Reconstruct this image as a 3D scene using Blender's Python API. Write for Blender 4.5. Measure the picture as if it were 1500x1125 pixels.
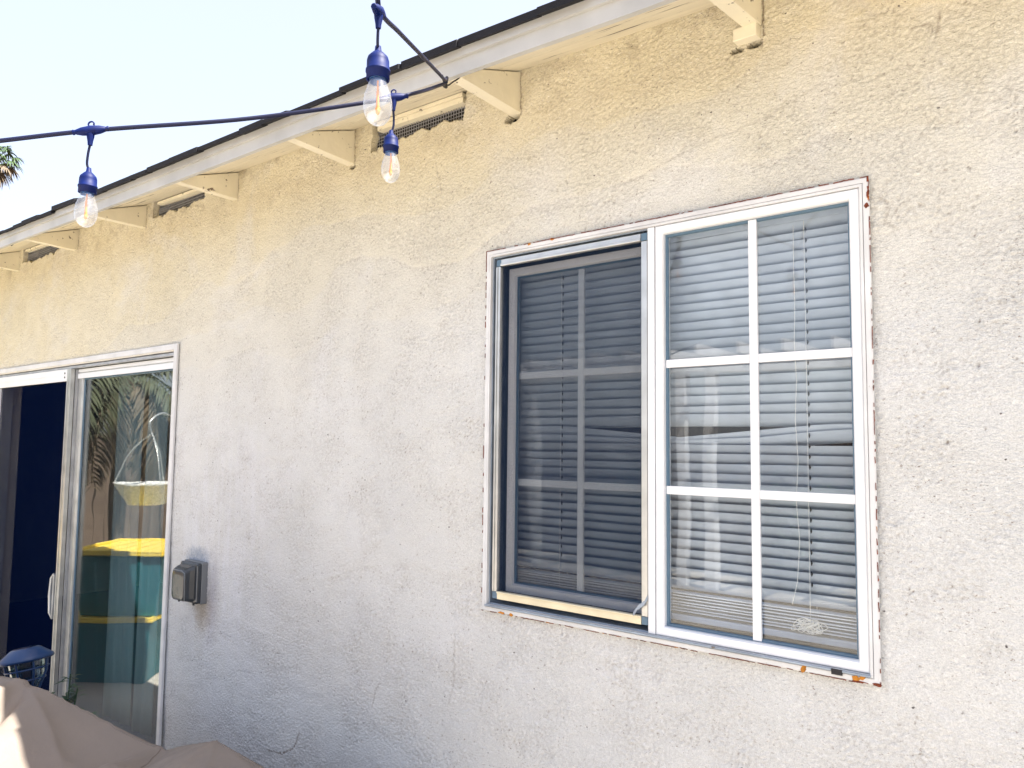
import bpy, math, random
import numpy as np
from mathutils import Vector, Matrix
R = math.radians
random.seed(7)
RNG = np.random.default_rng(11)
for o in list(bpy.data.objects): bpy.data.objects.remove(o)
scene = bpy.context.scene
COL = scene.collection

# ------------------------------------------------------------------ camera
cam_d = bpy.data.cameras.new('camera'); cam = bpy.data.objects.new('camera', cam_d); COL.objects.link(cam)
yaw, pitch, roll, fpx = R(39.659), R(4.474), R(0.677), 1141.9
fw = Vector((-math.sin(yaw)*math.cos(pitch), math.cos(yaw)*math.cos(pitch), math.sin(pitch)))
rt = Vector((math.cos(yaw), math.sin(yaw), 0)); up = rt.cross(fw)
r2 = rt*math.cos(roll) + up*math.sin(roll); u2 = up*math.cos(roll) - rt*math.sin(roll)
cam.matrix_world = Matrix(((r2.x, u2.x, -fw.x, 0), (r2.y, u2.y, -fw.y, -1.9), (r2.z, u2.z, -fw.z, 1.55), (0, 0, 0, 1)))
cam_d.sensor_width = 36; cam_d.lens = 36*fpx/1500
cam_d.clip_start = 0.05; cam_d.clip_end = 600
scene.camera = cam

# ------------------------------------------------------------------ light
SUN_EL, SUN_PHI = R(60), R(20)           # elevation, angle from +X (along the wall) towards +Y (behind the house)
sd = Vector((math.cos(SUN_EL)*math.cos(SUN_PHI), math.cos(SUN_EL)*math.sin(SUN_PHI), math.sin(SUN_EL)))
world = bpy.data.worlds.new('World'); scene.world = world; world.use_nodes = True
wn = world.node_tree.nodes; wl = world.node_tree.links; wn.clear()
sky = wn.new('ShaderNodeTexSky'); sky.sky_type = 'NISHITA'; sky.sun_disc = False
sky.sun_elevation = SUN_EL; sky.sun_rotation = math.atan2(sd.x, sd.y)
sky.altitude = 0; sky.air_density = 1.0; sky.dust_density = 3.0; sky.ozone_density = 0.8
bg = wn.new('ShaderNodeBackground'); bg.inputs['Strength'].default_value = 0.15
wo = wn.new('ShaderNodeOutputWorld')
hz = wn.new('ShaderNodeMix'); hz.data_type = 'RGBA'; hz.inputs['Factor'].default_value = .68     # thin bright haze over the blue
hz.inputs['B'].default_value = (1.50, 1.50, 1.68, 1); wl.new(sky.outputs[0], hz.inputs['A'])
wl.new(hz.outputs['Result'], bg.inputs['Color']); wl.new(bg.outputs[0], wo.inputs['Surface'])
sun_d = bpy.data.lights.new('sun', 'SUN'); sun_d.energy = 4.9; sun_d.angle = R(0.53); sun_d.color = (1.0, 0.945, 0.86)
sun = bpy.data.objects.new('sun', sun_d); COL.objects.link(sun)
sun.rotation_euler = (-sd).to_track_quat('-Z', 'Y').to_euler(); sun.location = (3, 0, 8)
scene.view_settings.view_transform = 'Standard'; scene.view_settings.look = 'None'
scene.view_settings.gamma = 1; scene.view_settings.use_curve_mapping = False
scene.view_settings.exposure = 2.03
scene.render.engine = 'CYCLES'
scene.cycles.max_bounces = 12; scene.cycles.transparent_max_bounces = 24
scene.cycles.caustics_refractive = False; scene.cycles.caustics_reflective = False

# ------------------------------------------------------------------ helpers
def tag(o, label=None, cat=None, group=None, kind=None):
    if label: o['label'] = label
    if cat: o['category'] = cat
    if group: o['group'] = group
    if kind: o['kind'] = kind
    return o
def thing(name, label, cat, loc=(0, 0, 0), group=None):
    o = bpy.data.objects.new(name, None); COL.objects.link(o); o.location = loc
    o.empty_display_size = .1
    return tag(o, label, cat, group)
class MB:
    def __init__(s): s.v = []; s.f = []; s.sm = []
    def add(s, vs, fs, smooth=False):
        b = len(s.v); s.v += [tuple(v) for v in vs]; s.f += [tuple(b+i for i in f) for f in fs]; s.sm += [smooth]*len(fs)
    def box(s, x0, x1, y0, y1, z0, z1):
        s.add([(x, y, z) for x in (x0, x1) for y in (y0, y1) for z in (z0, z1)],
              [(0, 1, 3, 2), (4, 6, 7, 5), (0, 4, 5, 1), (2, 3, 7, 6), (0, 2, 6, 4), (1, 5, 7, 3)])
    def hexa(s, p):   # 8 points: bottom 4 (ccw) + top 4
        s.add(p, [(3, 2, 1, 0), (4, 5, 6, 7), (0, 1, 5, 4), (1, 2, 6, 5), (2, 3, 7, 6), (3, 0, 4, 7)])
    def tube(s, pts, r, n=8, cap=True):
        pts = [Vector(p) for p in pts]; rs = r if isinstance(r, (list, tuple)) else [r]*len(pts)
        vs = []; prev = None
        for i, p in enumerate(pts):
            d = (pts[min(i+1, len(pts)-1)] - pts[max(i-1, 0)]).normalized()
            if prev is None:
                a = Vector((0, 0, 1)) if abs(d.z) < .9 else Vector((1, 0, 0))
                n1 = d.cross(a).normalized()
            else:
                n1 = (prev - d*prev.dot(d)); n1 = n1.normalized() if n1.length > 1e-6 else d.orthogonal().normalized()
            prev = n1; n2 = d.cross(n1)
            for k in range(n):
                t = 2*math.pi*k/n; vs.append(p + (n1*math.cos(t) + n2*math.sin(t))*rs[i])
        fs = [(i*n+k, i*n+(k+1) % n, (i+1)*n+(k+1) % n, (i+1)*n+k) for i in range(len(pts)-1) for k in range(n)]
        s.add(vs, fs, True)
        if cap:
            s.add(vs[:n], [tuple(range(n))[::-1]]); s.add(vs[-n:], [tuple(range(n))])
    def lathe(s, prof, org, axis=Vector((0, 0, 1)), n=24, smooth=True):   # prof: (r, h)
        org = Vector(org); axis = Vector(axis).normalized(); a = axis.orthogonal().normalized(); b = axis.cross(a)
        vs = [org + axis*h + (a*math.cos(2*math.pi*k/n) + b*math.sin(2*math.pi*k/n))*max(r, 1e-5) for r, h in prof for k in range(n)]
        s.add(vs, [(i*n+k, i*n+(k+1) % n, (i+1)*n+(k+1) % n, (i+1)*n+k) for i in range(len(prof)-1) for k in range(n)], smooth)
    def ring(s, x0, x1, z0, z1, prof):   # mitred frame: closed profile of (inset, y)
        n = len(prof); vs = []
        for (cx, cz, sx, sz) in ((x0, z0, 1, 1), (x1, z0, -1, 1), (x1, z1, -1, -1), (x0, z1, 1, -1)):
            vs += [(cx+sx*d, y, cz+sz*d) for d, y in prof]
        s.add(vs, [(c*n+k, c*n+(k+1) % n, ((c+1) % 4)*n+(k+1) % n, ((c+1) % 4)*n+k) for c in range(4) for k in range(n)])
    def build(s, name, mat, parent=None, loc=None):
        me = bpy.data.meshes.new(name); me.from_pydata(s.v, [], s.f)
        me.polygons.foreach_set('use_smooth', s.sm); me.materials.append(mat)
        me.validate(); me.update()
        o = bpy.data.objects.new(name, me); COL.objects.link(o)
        if parent is not None:
            o.parent = parent
            o.matrix_parent_inverse = Matrix.Translation(-parent.location)
        if loc is not None: o.location = loc
        return o
def fix_normals(o):
    import bmesh
    bm = bmesh.new(); bm.from_mesh(o.data); bmesh.ops.recalc_face_normals(bm, faces=bm.faces); bm.to_mesh(o.data); bm.free()
    return o
def bevel(o, w=.0015, seg=2):
    m = o.modifiers.new('bevel', 'BEVEL'); m.width = w; m.segments = seg; m.limit_method = 'ANGLE'; m.angle_limit = R(40)
    return o

# ------------------------------------------------------------------ materials
def mat(name, col, rough=.6, metal=0, spec=.5, bump=None, var=None, coord='Object', dirt=None, sheen=0):
    """col base; var=(scale, amount) brightness mottling; bump=(scale, distance); dirt=(scale, threshold, colour)"""
    m = bpy.data.materials.new(name); m.use_nodes = True; nt = m.node_tree; n = nt.nodes; l = nt.links
    b = n['Principled BSDF']; b.inputs['Base Color'].default_value = (*col, 1); b.inputs['Roughness'].default_value = rough
    b.inputs['Metallic'].default_value = metal; b.inputs['Specular IOR Level'].default_value = spec
    tc = n.new('ShaderNodeTexCoord'); out = None
    if var:
        no = n.new('ShaderNodeTexNoise'); no.inputs['Scale'].default_value = var[0]; no.inputs['Detail'].default_value = 6
        l.new(tc.outputs[coord], no.inputs['Vector'])
        mr = n.new('ShaderNodeMapRange'); mr.inputs['From Min'].default_value = .3; mr.inputs['From Max'].default_value = .7
        mr.inputs['To Min'].default_value = 1-var[1]; mr.inputs['To Max'].default_value = 1+var[1]*.4
        l.new(no.outputs['Fac'], mr.inputs['Value'])
        mx = n.new('ShaderNodeMix'); mx.data_type = 'RGBA'; mx.blend_type = 'MULTIPLY'; mx.inputs['Factor'].default_value = 1
        mx.inputs['A'].default_value = (*col, 1); l.new(mr.outputs[0], mx.inputs['B']); out = mx.outputs['Result']
    if dirt:
        no = n.new('ShaderNodeTexNoise'); no.inputs['Scale'].default_value = dirt[0]; no.inputs['Detail'].default_value = 8
        no.inputs['Roughness'].default_value = .65
        l.new(tc.outputs[coord], no.inputs['Vector'])
        mr = n.new('ShaderNodeMapRange'); mr.inputs['From Min'].default_value = dirt[1]; mr.inputs['From Max'].default_value = dirt[1]+.03
        l.new(no.outputs['Fac'], mr.inputs['Value'])
        mx = n.new('ShaderNodeMix'); mx.data_type = 'RGBA'
        if out: l.new(out, mx.inputs['A'])
        else: mx.inputs['A'].default_value = (*col, 1)
        mx.inputs['B'].default_value = (*dirt[2], 1); l.new(mr.outputs[0], mx.inputs['Factor']); out = mx.outputs['Result']
    if out: l.new(out, b.inputs['Base Color'])
    if bump:
        no = n.new('ShaderNodeTexNoise'); no.inputs['Scale'].default_value = bump[0]; no.inputs['Detail'].default_value = 5
        l.new(tc.outputs[coord], no.inputs['Vector'])
        bp = n.new('ShaderNodeBump'); bp.inputs['Distance'].default_value = bump[1]; bp.inputs['Strength'].default_value = 1
        l.new(no.outputs['Fac'], bp.inputs['Height']); l.new(bp.outputs[0], b.inputs['Normal'])
    return m
def glass_mat(name, tint=(.965, .98, .985), rough=0.0, f0=.045, streak=True, film=0):
    m = bpy.data.materials.new(name); m.use_nodes = True; nt = m.node_tree; n = nt.nodes; l = nt.links; n.clear()
    out = n.new('ShaderNodeOutputMaterial'); mix = n.new('ShaderNodeMixShader')
    tr = n.new('ShaderNodeBsdfTransparent'); tr.inputs[0].default_value = (*tint, 1)
    gl = n.new('ShaderNodeBsdfGlossy'); gl.inputs['Roughness'].default_value = rough; gl.inputs['Color'].default_value = (1, 1, 1, 1)
    g = n.new('ShaderNodeNewGeometry'); dt = n.new('ShaderNodeVectorMath'); dt.operation = 'DOT_PRODUCT'
    l.new(g.outputs['Normal'], dt.inputs[0]); l.new(g.outputs['Incoming'], dt.inputs[1])
    def M(op, a, b=None, c=None):
        x = n.new('ShaderNodeMath'); x.operation = op
        for i, q in enumerate((a, b, c)):
            if q is None: continue
            if isinstance(q, (int, float)): x.inputs[i].default_value = q
            else: l.new(q, x.inputs[i])
        return x.outputs[0]
    c = M('ABSOLUTE', dt.outputs['Value']); k = M('POWER', M('SUBTRACT', 1.0, c), 5.0)
    fr = M('MULTIPLY_ADD', k, 1-f0, f0); fr = M('MINIMUM', fr, 1.0)
    l.new(fr, mix.inputs[0]); l.new(tr.outputs[0], mix.inputs[1]); l.new(gl.outputs[0], mix.inputs[2])
    if streak:   # slightly wavy sheet
        tc = n.new('ShaderNodeTexCoord'); no = n.new('ShaderNodeTexNoise'); no.inputs['Scale'].default_value = 2.5
        no.inputs['Detail'].default_value = 1; l.new(tc.outputs['Object'], no.inputs['Vector'])
        bp = n.new('ShaderNodeBump'); bp.inputs['Distance'].default_value = .0012; l.new(no.outputs['Fac'], bp.inputs['Height'])
        l.new(bp.outputs[0], gl.inputs['Normal'])
        # film of dust
        df = n.new('ShaderNodeBsdfDiffuse'); df.inputs['Color'].default_value = (.6, .62, .62, 1)
        n2 = n.new('ShaderNodeTexNoise'); n2.inputs['Scale'].default_value = 9; n2.inputs['Detail'].default_value = 6
        l.new(tc.outputs['Object'], n2.inputs['Vector'])
        sp = n.new('ShaderNodeTexVoronoi'); sp.inputs['Scale'].default_value = 26; l.new(tc.outputs['Object'], sp.inputs['Vector'])
        spot = M('LESS_THAN', sp.outputs['Distance'], .035)
        sel = n.new('ShaderNodeTexWhiteNoise'); l.new(sp.outputs['Color'], sel.inputs['Vector'])
        spot = M('MULTIPLY', spot, M('GREATER_THAN', sel.outputs['Value'], .8))
        dust = M('ADD', M('MULTIPLY', n2.outputs['Fac'], .02), M('MULTIPLY', spot, .6))
        mix2 = n.new('ShaderNodeMixShader'); l.new(dust, mix2.inputs[0]); l.new(mix.outputs[0], mix2.inputs[1]); l.new(df.outputs[0], mix2.inputs[2])
        l.new(mix2.outputs[0], out.inputs[0])
    elif film:    # bright white of the sunlit bulb painted in as a pale film
        df = n.new('ShaderNodeBsdfDiffuse'); df.inputs['Color'].default_value = (.8, .82, .85, 1); tl = n.new('ShaderNodeBsdfTranslucent'); tl.inputs['Color'].default_value = (.8, .82, .85, 1)
        dm = n.new('ShaderNodeMixShader'); dm.inputs[0].default_value = .5; l.new(df.outputs[0], dm.inputs[1]); l.new(tl.outputs[0], dm.inputs[2])
        mix2 = n.new('ShaderNodeMixShader'); mix2.inputs[0].default_value = film; l.new(mix.outputs[0], mix2.inputs[1]); l.new(dm.outputs[0], mix2.inputs[2]); l.new(mix2.outputs[0], out.inputs[0])
    else: l.new(mix.outputs[0], out.inputs[0])
    return m
def screen_mat(name, col, cover):
    m = bpy.data.materials.new(name); m.use_nodes = True; nt = m.node_tree; n = nt.nodes; l = nt.links; n.clear()
    out = n.new('ShaderNodeOutputMaterial'); mix = n.new('ShaderNodeMixShader')
    tr = n.new('ShaderNodeBsdfTransparent'); df = n.new('ShaderNodeBsdfPrincipled')
    df.inputs['Base Color'].default_value = (*col, 1); df.inputs['Roughness'].default_value = .45; df.inputs['Specular IOR Level'].default_value = 0
    tc = n.new('ShaderNodeTexCoord'); mp = n.new('ShaderNodeMapping'); l.new(tc.outputs['Object'], mp.inputs[0])
    facs = []
    for ax in (0, 2):    # woven threads, 1.4 mm pitch
        sx = n.new('ShaderNodeSeparateXYZ'); l.new(mp.outputs[0], sx.inputs[0])
        a = n.new('ShaderNodeMath'); a.operation = 'MULTIPLY'; a.inputs[1].default_value = 1/.0014; l.new(sx.outputs[ax], a.inputs[0])
        f = n.new('ShaderNodeMath'); f.operation = 'FRACT'; l.new(a.outputs[0], f.inputs[0])
        g = n.new('ShaderNodeMath'); g.operation = 'LESS_THAN'; g.inputs[1].default_value = cover; l.new(f.outputs[0], g.inputs[0]); facs.append(g)
    mxx = n.new('ShaderNodeMath'); mxx.operation = 'MAXIMUM'; l.new(facs[0].outputs[0], mxx.inputs[0]); l.new(facs[1].outputs[0], mxx.inputs[1])
    l.new(mxx.outputs[0], mix.inputs[0]); l.new(tr.outputs[0], mix.inputs[1]); l.new(df.outputs[0], mix.inputs[2]); l.new(mix.outputs[0], out.inputs[0])
    return m

def stucco_mat():
    m = bpy.data.materials.new('stucco'); m.use_nodes = True; nt = m.node_tree; n = nt.nodes; l = nt.links
    b = n['Principled BSDF']; b.inputs['Roughness'].default_value = .85; b.inputs['Specular IOR Level'].default_value = .25
    tc = n.new('ShaderNodeTexCoord'); P = tc.outputs['Object']
    def noise(scale, detail=4, rough=.5, vec=P, dist=0):
        x = n.new('ShaderNodeTexNoise'); x.inputs['Scale'].default_value = scale; x.inputs['Detail'].default_value = detail
        x.inputs['Roughness'].default_value = rough; x.inputs['Distortion'].default_value = dist; l.new(vec, x.inputs['Vector']); return x.outputs['Fac']
    def mapping(sc, rot=(0, 0, 0), loc=(0, 0, 0)):
        x = n.new('ShaderNodeMapping'); x.inputs['Scale'].default_value = sc; x.inputs['Rotation'].default_value = rot
        x.inputs['Location'].default_value = loc; l.new(P, x.inputs[0]); return x.outputs[0]
    def mr(v, a, c, lo=0, hi=1):
        x = n.new('ShaderNodeMapRange'); x.inputs['From Min'].default_value = a; x.inputs['From Max'].default_value = c
        x.inputs['To Min'].default_value = lo; x.inputs['To Max'].default_value = hi; l.new(v, x.inputs['Value']); return x.outputs[0]
    def M(op, a, c=None):
        x = n.new('ShaderNodeMath'); x.operation = op
        for i, q in enumerate((a, c)):
            if q is None: continue
            if isinstance(q, (int, float)): x.inputs[i].default_value = q
            else: l.new(q, x.inputs[i])
        return x.outputs[0]
    def mixc(A, B, f, mode='MIX'):
        x = n.new('ShaderNodeMix'); x.data_type = 'RGBA'; x.blend_type = mode
        for key, q in (('A', A), ('B', B)):
            if isinstance(q, tuple): x.inputs[key].default_value = (*q, 1)
            else: l.new(q, x.inputs[key])
        if isinstance(f, (int, float)): x.inputs['Factor'].default_value = f
        else: l.new(f, x.inputs['Factor'])
        return x.outputs['Result']
    sx = n.new('ShaderNodeSeparateXYZ'); l.new(P, sx.inputs[0]); X, Z = sx.outputs[0], sx.outputs[2]
    # creamier tone above, greyer tone below: the edge wanders and slants
    la = n.new('ShaderNodeAttribute'); la.attribute_name = 'lap_height'; lap = la.outputs['Fac']
    cream_fac = M('MULTIPLY', mr(lap, 1.72, 2.62), .60)
    for t, am in ((2.02, .08), (2.22, .14), (2.43, .18)): cream_fac = M('ADD', cream_fac, mr(lap, t-.006, t+.006, 0, am))
    base = mixc(STUCCO_LOW, STUCCO_UP, cream_fac)
    patch = mr(noise(2.2, 5, .6, dist=.6), .42, .66)
    base = mixc(base, (.76, .73, .66), M('MULTIPLY', patch, .22))
    pale = mr(noise(1.7, 6, .65, mapping((1, 1, 1), loc=(7, 3, 1)), .8), .52, .62)
    base = mixc(base, (.76, .76, .78), M('MULTIPLY', pale, .28))
    # pale run-off streaks above the outlet box
    st = mr(noise(1, 5, .7, mapping((26, 1, 1.6))), .42, .68)
    win = M('MULTIPLY', M('MULTIPLY', mr(X, -3.72, -3.55), mr(X, -2.7, -3.15)), M('MULTIPLY', mr(Z, .35, .8), mr(Z, 1.75, 1.35)))
    base = mixc(base, (.80, .80, .84), M('MULTIPLY', M('MULTIPLY', st, win), .55))
    # grey-blue grime over the box, brown drip under it
    def blob(cx, cz, rx, rz, soft):
        a = M('DIVIDE', M('SUBTRACT', X, cx), rx); c = M('DIVIDE', M('SUBTRACT', Z, cz), rz)
        d = M('SQRT', M('ADD', M('MULTIPLY', a, a), M('MULTIPLY', c, c)))
        d = M('ADD', d, M('MULTIPLY', M('SUBTRACT', noise(22, 5, .7), .5), 1.1))
        return mr(d, 1.0, 1.0-soft)
    base = mixc(base, (.22, .28, .38), M('MULTIPLY', M('MULTIPLY', blob(-3.46, 1.015, .12, .055, .5), mr(noise(60, 4, .7), .35, .55, .35, 1)), .7))
    base = mixc(base, (.34, .25, .15), M('MULTIPLY', blob(-3.40, .77, .10, .11, .8), .6))
    base = mixc(base, (.36, .33, .38), M('MULTIPLY', blob(-3.32, .84, .07, .25, .9), .45))
    # soot under the eaves
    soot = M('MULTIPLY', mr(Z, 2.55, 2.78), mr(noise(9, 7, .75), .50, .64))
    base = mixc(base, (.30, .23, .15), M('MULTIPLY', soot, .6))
    # crevice shade painted into the colour, with dark pits and crack lines
    av = n.new('ShaderNodeAttribute'); av.attribute_name = 'crevice_shade'
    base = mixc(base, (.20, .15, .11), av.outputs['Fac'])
    # stray dark specks
    v = n.new('ShaderNodeTexVoronoi'); v.inputs['Scale'].default_value = 34
    l.new(mapping((1, 1, 1.3), (0, R(25), 0)), v.inputs['Vector'])
    wnz = n.new('ShaderNodeTexWhiteNoise'); l.new(v.outputs['Color'], wnz.inputs['Vector'])
    speck = M('MULTIPLY', M('GREATER_THAN', wnz.outputs['Value'], .955), mr(M('ADD', v.outputs['Distance'], M('MULTIPLY', noise(200, 2), .22)), .23, .19))
    base = mixc(base, (.06, .045, .045), M('MULTIPLY', speck, .9))
    # sand grain of the render; dark flecks and pale highlights painted in for relief
    gr = mr(noise(330, 2, .5), .32, .68, .84, 1.07); gx = n.new('ShaderNodeCombineColor')
    for k_ in range(3): l.new(gr, gx.inputs[k_])
    base = mixc(base, gx.outputs[0], 1.0, 'MULTIPLY')
    fl = mr(noise(120, 3, .6, mapping((1, 1, 1.7), (0, R(-24), 0))), .640, .675)
    base = mixc(base, (.26, .21, .18), M('MULTIPLY', fl, mr(noise(4, 4, .6, mapping((1, 1, 1), loc=(1, 5, 8))), .38, .62, .2, .9)))
    hl = mr(noise(105, 3, .6, mapping((1, 1, 1.9), (0, R(-22), 0), (4, 4, 4))), .62, .68)
    base = mixc(base, (.86, .84, .80), M('MULTIPLY', hl, .6))
    cr = n.new('ShaderNodeTexNoise'); cr.inputs['Scale'].default_value = 95; cr.inputs['Detail'].default_value = 4; cr.inputs['Roughness'].default_value = .6
    cr.inputs['Distortion'].default_value = .6; l.new(mapping((1, 1, 1.9), (0, R(-22), 0)), cr.inputs['Vector'])
    rough_m = mr(noise(2.6, 5, .6, mapping((1, 1, 1), loc=(2, 9, 4))), .40, .60)
    l.new(base, b.inputs['Base Color'])
    h1 = noise(150, 4, .6, mapping((1, 1, 1.4), (0, R(-25), 0)))
    h = M('ADD', M('MULTIPLY', h1, .8), M('MULTIPLY', mr(cr.outputs['Fac'], .40, .56), .45))
    bp = n.new('ShaderNodeBump'); bp.inputs['Distance'].default_value = .0050; l.new(h, bp.inputs['Height']); l.new(M('ADD', M('MULTIPLY', rough_m, .15), .55), bp.inputs['Strength'])
    l.new(bp.outputs[0], b.inputs['Normal'])
    return m
STUCCO_UP = (.735, .67, .50); STUCCO_LOW = (.70, .70, .685)
M_ST = stucco_mat()
M_STP = mat('stucco_plain', (.66, .60, .50), .9, bump=(60, .004), var=(3, .15))
M_WOOD = mat('cream_painted_wood', (.80, .74, .58), .6, bump=(35, .0015), var=(8, .10), dirt=(26, .62, (.16, .12, .09)))
def grained(name, col, crack=.03):
    m = mat(name, col, .6); n = m.node_tree.nodes; l = m.node_tree.links; b = n['Principled BSDF']
    tc = n.new('ShaderNodeTexCoord'); mp = n.new('ShaderNodeMapping'); l.new(tc.outputs['Object'], mp.inputs[0])
    mp.inputs['Scale'].default_value = (2.2, 34, 34)
    no = n.new('ShaderNodeTexNoise'); no.inputs['Scale'].default_value = 1; no.inputs['Detail'].default_value = 7; no.inputs['Roughness'].default_value = .6; l.new(mp.outputs[0], no.inputs['Vector'])
    r = n.new('ShaderNodeValToRGB'); e = r.color_ramp.elements
    e[0].position = .345; e[0].color = (.10, .07, .05, 1); e[1].position = .345+crack; e[1].color = (*[c*.9 for c in col], 1)
    x = r.color_ramp.elements.new(.62); x.color = (*col, 1)
    l.new(no.outputs['Fac'], r.inputs[0]); l.new(r.outputs[0], b.inputs['Base Color'])
    bp = n.new('ShaderNodeBump'); bp.inputs['Distance'].default_value = .002; l.new(no.outputs['Fac'], bp.inputs['Height']); l.new(bp.outputs[0], b.inputs['Normal'])
    return m
M_SOF = grained('soffit_boards', (.82, .76, .61))
M_FAS = mat('grey_white_fascia', (.50, .495, .475), .45, var=(5, .2), bump=(12, .001), dirt=(14, .72, (.35, .34, .33)))
M_SHI = mat('asphalt_shingle', (.008, .008, .012), .95, bump=(300, .003), var=(30, .3))
M_WHITE = mat('white_frame', (.80, .81, .83), .38, var=(7, .06), bump=(40, .0003), dirt=(40, .735, (.22, .20, .19)))
M_WHITE2 = mat('weathered_white_frame', (.70, .70, .70), .5, var=(9, .14), bump=(50, .0006), dirt=(24, .69, (.30, .27, .24)))
M_ALU = mat('aluminium', (.62, .62, .60), .33, metal=.75, var=(12, .2), bump=(80, .0003))
M_ALUD = mat('dull_aluminium', (.48, .49, .50), .45, metal=.55, var=(10, .3), dirt=(30, .70, (.2, .19, .18)))
M_CREAMAL = mat('cream_aluminium', (.78, .70, .50), .35, metal=.2, var=(12, .15))
M_GAS = mat('blue_grey_gasket', (.10, .17, .24), .35)
M_DARKSILL = mat('shadowed_sill_paint', (.035, .05, .065), .5, var=(9, .4))  # base colour darkened to hold the shade under the blind and beside the sash
M_TRK = mat('track_blue_grey', (.32, .38, .46), .4, metal=.3, var=(14, .3), dirt=(30, .66, (.15, .13, .11)))
M_WIRE = mat('vent_wire', (.34, .34, .36), .6)
M_BLK = mat('black_gap', (.008, .008, .012), .6)
M_RUST = mat('rust', (.20, .045, .018), .95, var=(90, .6), bump=(200, .001))
M_RUSTO = mat('orange_rust', (.55, .22, .03), .95, var=(90, .4))
M_SLAT = mat('blind_slat', (.45, .51, .60), .5, var=(16, .12), dirt=(120, .70, (.25, .24, .22)))
M_CORD = mat('blind_cord', (.7, .7, .68), .8)
M_GLASS = glass_mat('window_glass')
M_DGLASS = glass_mat('door_glass', tint=(.86, .93, .95), f0=.10)
M_SCR = screen_mat('insect_screen', (.008, .018, .045), .28)
M_SCRD = screen_mat('door_insect_screen', (.002, .006, .030), .34)
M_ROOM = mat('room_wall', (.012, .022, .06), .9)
M_CBL = mat('string_light_cable', (.003, .005, .03), .5, spec=.3)
M_SOCK = mat('string_light_socket', (.0002, .008, .08), .55, spec=.2, var=(60, .25))  # blue reflection on black rubber put into the base colour
M_FIL = mat('orange_filament', (.70, .22, .015), .6)
M_BASE = mat('bulb_base', (.03, .12, .35), .35, metal=.3)
M_HOOK = mat('hook_metal', (.05, .045, .04), .5, metal=.6, var=(90, .4))
M_TARP = mat('taupe_cover_cloth', (.20, .165, .138), .7, var=(2.5, .12), bump=(11, .007), dirt=(34, .72, (.10, .07, .06)))
M_BOX = mat('grey_smoked_plastic', (.035, .042, .05), .22, var=(8, .15), bump=(30, .0006))
M_BOXL = mat('grey_plastic_rim', (.17, .18, .19), .4)
M_TOTE = mat('teal_tote', (.025, .17, .20), .45, var=(3, .1))
M_YEL = mat('yellow_lid', (.88, .66, .10), .4, var=(6, .08))
M_CONC = mat('patio_concrete', (.48, .44, .38), .9, var=(1.2, .16), bump=(60, .002))
M_SOIL = mat('garden_soil', (.10, .07, .05), 1, var=(3, .3), bump=(20, .02))
M_FENCE = mat('weathered_fence', (.12, .085, .062), .8, var=(6, .25), bump=(40, .002))
M_LEAF = mat('palm_leaf', (.055, .10, .035), .45, var=(5, .35))
M_FROND = mat('ageing_frond', (.085, .095, .05), .5, var=(5, .4))
M_DRY = mat('dry_palm_leaf', (.16, .12, .075), .7, var=(5, .35))
M_TRUNK = mat('palm_trunk', (.13, .10, .075), .95, var=(9, .35), bump=(25, .02))
M_PLANT = mat('succulent_leaf', (.045, .09, .05), .45, var=(9, .35))
M_POT = mat('terracotta_pot', (.35, .16, .09), .8, var=(9, .2))
M_NAVY = mat('navy_plastic', (.006, .035, .12), .35)
M_PV = mat('solar_panel', (.01, .02, .06), .12)
M_VANE = mat('vertical_vane', (.14, .17, .185), .7, var=(4, .08))
M_BASK = mat('white_woven_basket', (.72, .70, .66), .8, var=(60, .5), bump=(60, .01))
M_BULB = glass_mat('bulb_glass', (.985, .99, 1.0), .01, .13, False, .10)

# ------------------------------------------------------------------ ground
GZ = -.30
g = MB(); g.box(-200, 200, -200, 200, GZ-.5, GZ-.004); tag(g.build('ground', M_SOIL), kind='structure')
g = MB(); g.box(-12.5, 8, -9.0, .05, GZ-.1, GZ); tag(g.build('patio', M_CONC), kind='structure')

# ------------------------------------------------------------------ house
house = thing('house', 'cream stucco house wall with overhanging eave, rafter tails, window and sliding door', 'house', (-2.5, 0, GZ))
EX = [-9, -5.98, -5.01, -4.134, -3.235, -2.394, -1.551, -.749, .1, 2.5]
EZ = [2.85, 2.842, 2.8325, 2.814, 2.798, 2.785, 2.766, 2.735, 2.725, 2.72]
def ez(x): return float(np.interp(x, EX, EZ))
SLOPE = .345
WIN = (-1.665, -.508, 1.040, 2.172)      # wall opening of the window
DOOR = (-6.28, -3.728, -.12, 2.016)
VENTS = [(-2.29, -1.80, 2.668, 2.730), (-4.05, -3.53, 2.732, 2.765), (-5.92, -5.30, 2.745, 2.79)]

def smooth_noise(shape, lam_x, lam_z, rng, rot=0):
    """band-limited noise on a 4 mm lattice, lam in lattice cells"""
    ny, nx = shape; w = rng.standard_normal(shape); F = np.fft.fft2(w)
    fz = np.fft.fftfreq(ny)[:, None]; fx = np.fft.fftfreq(nx)[None, :]
    c, s = math.cos(rot), math.sin(rot); fa = fx*c+fz*s; fb = -fx*s+fz*c
    q = (fa*lam_x)**2+(fb*lam_z)**2; H = q*np.exp(-q)
    r = np.real(np.fft.ifft2(F*H)); return r/r.std()
def low_noise(shape, lam, rng):
    ny, nx = shape; F = np.fft.fft2(rng.standard_normal(shape))
    fz = np.fft.fftfreq(ny)[:, None]; fx = np.fft.fftfreq(nx)[None, :]
    r = np.real(np.fft.ifft2(F*np.exp(-((fx**2+fz**2)*lam*lam)))); return r/r.std()
XL, XR, ZB, ZT = -8.2, 1.6, GZ, 2.90
cell = .004
NX = int((XR-XL)/cell)+2; NZ = int((ZT-ZB)/cell)+2
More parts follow.
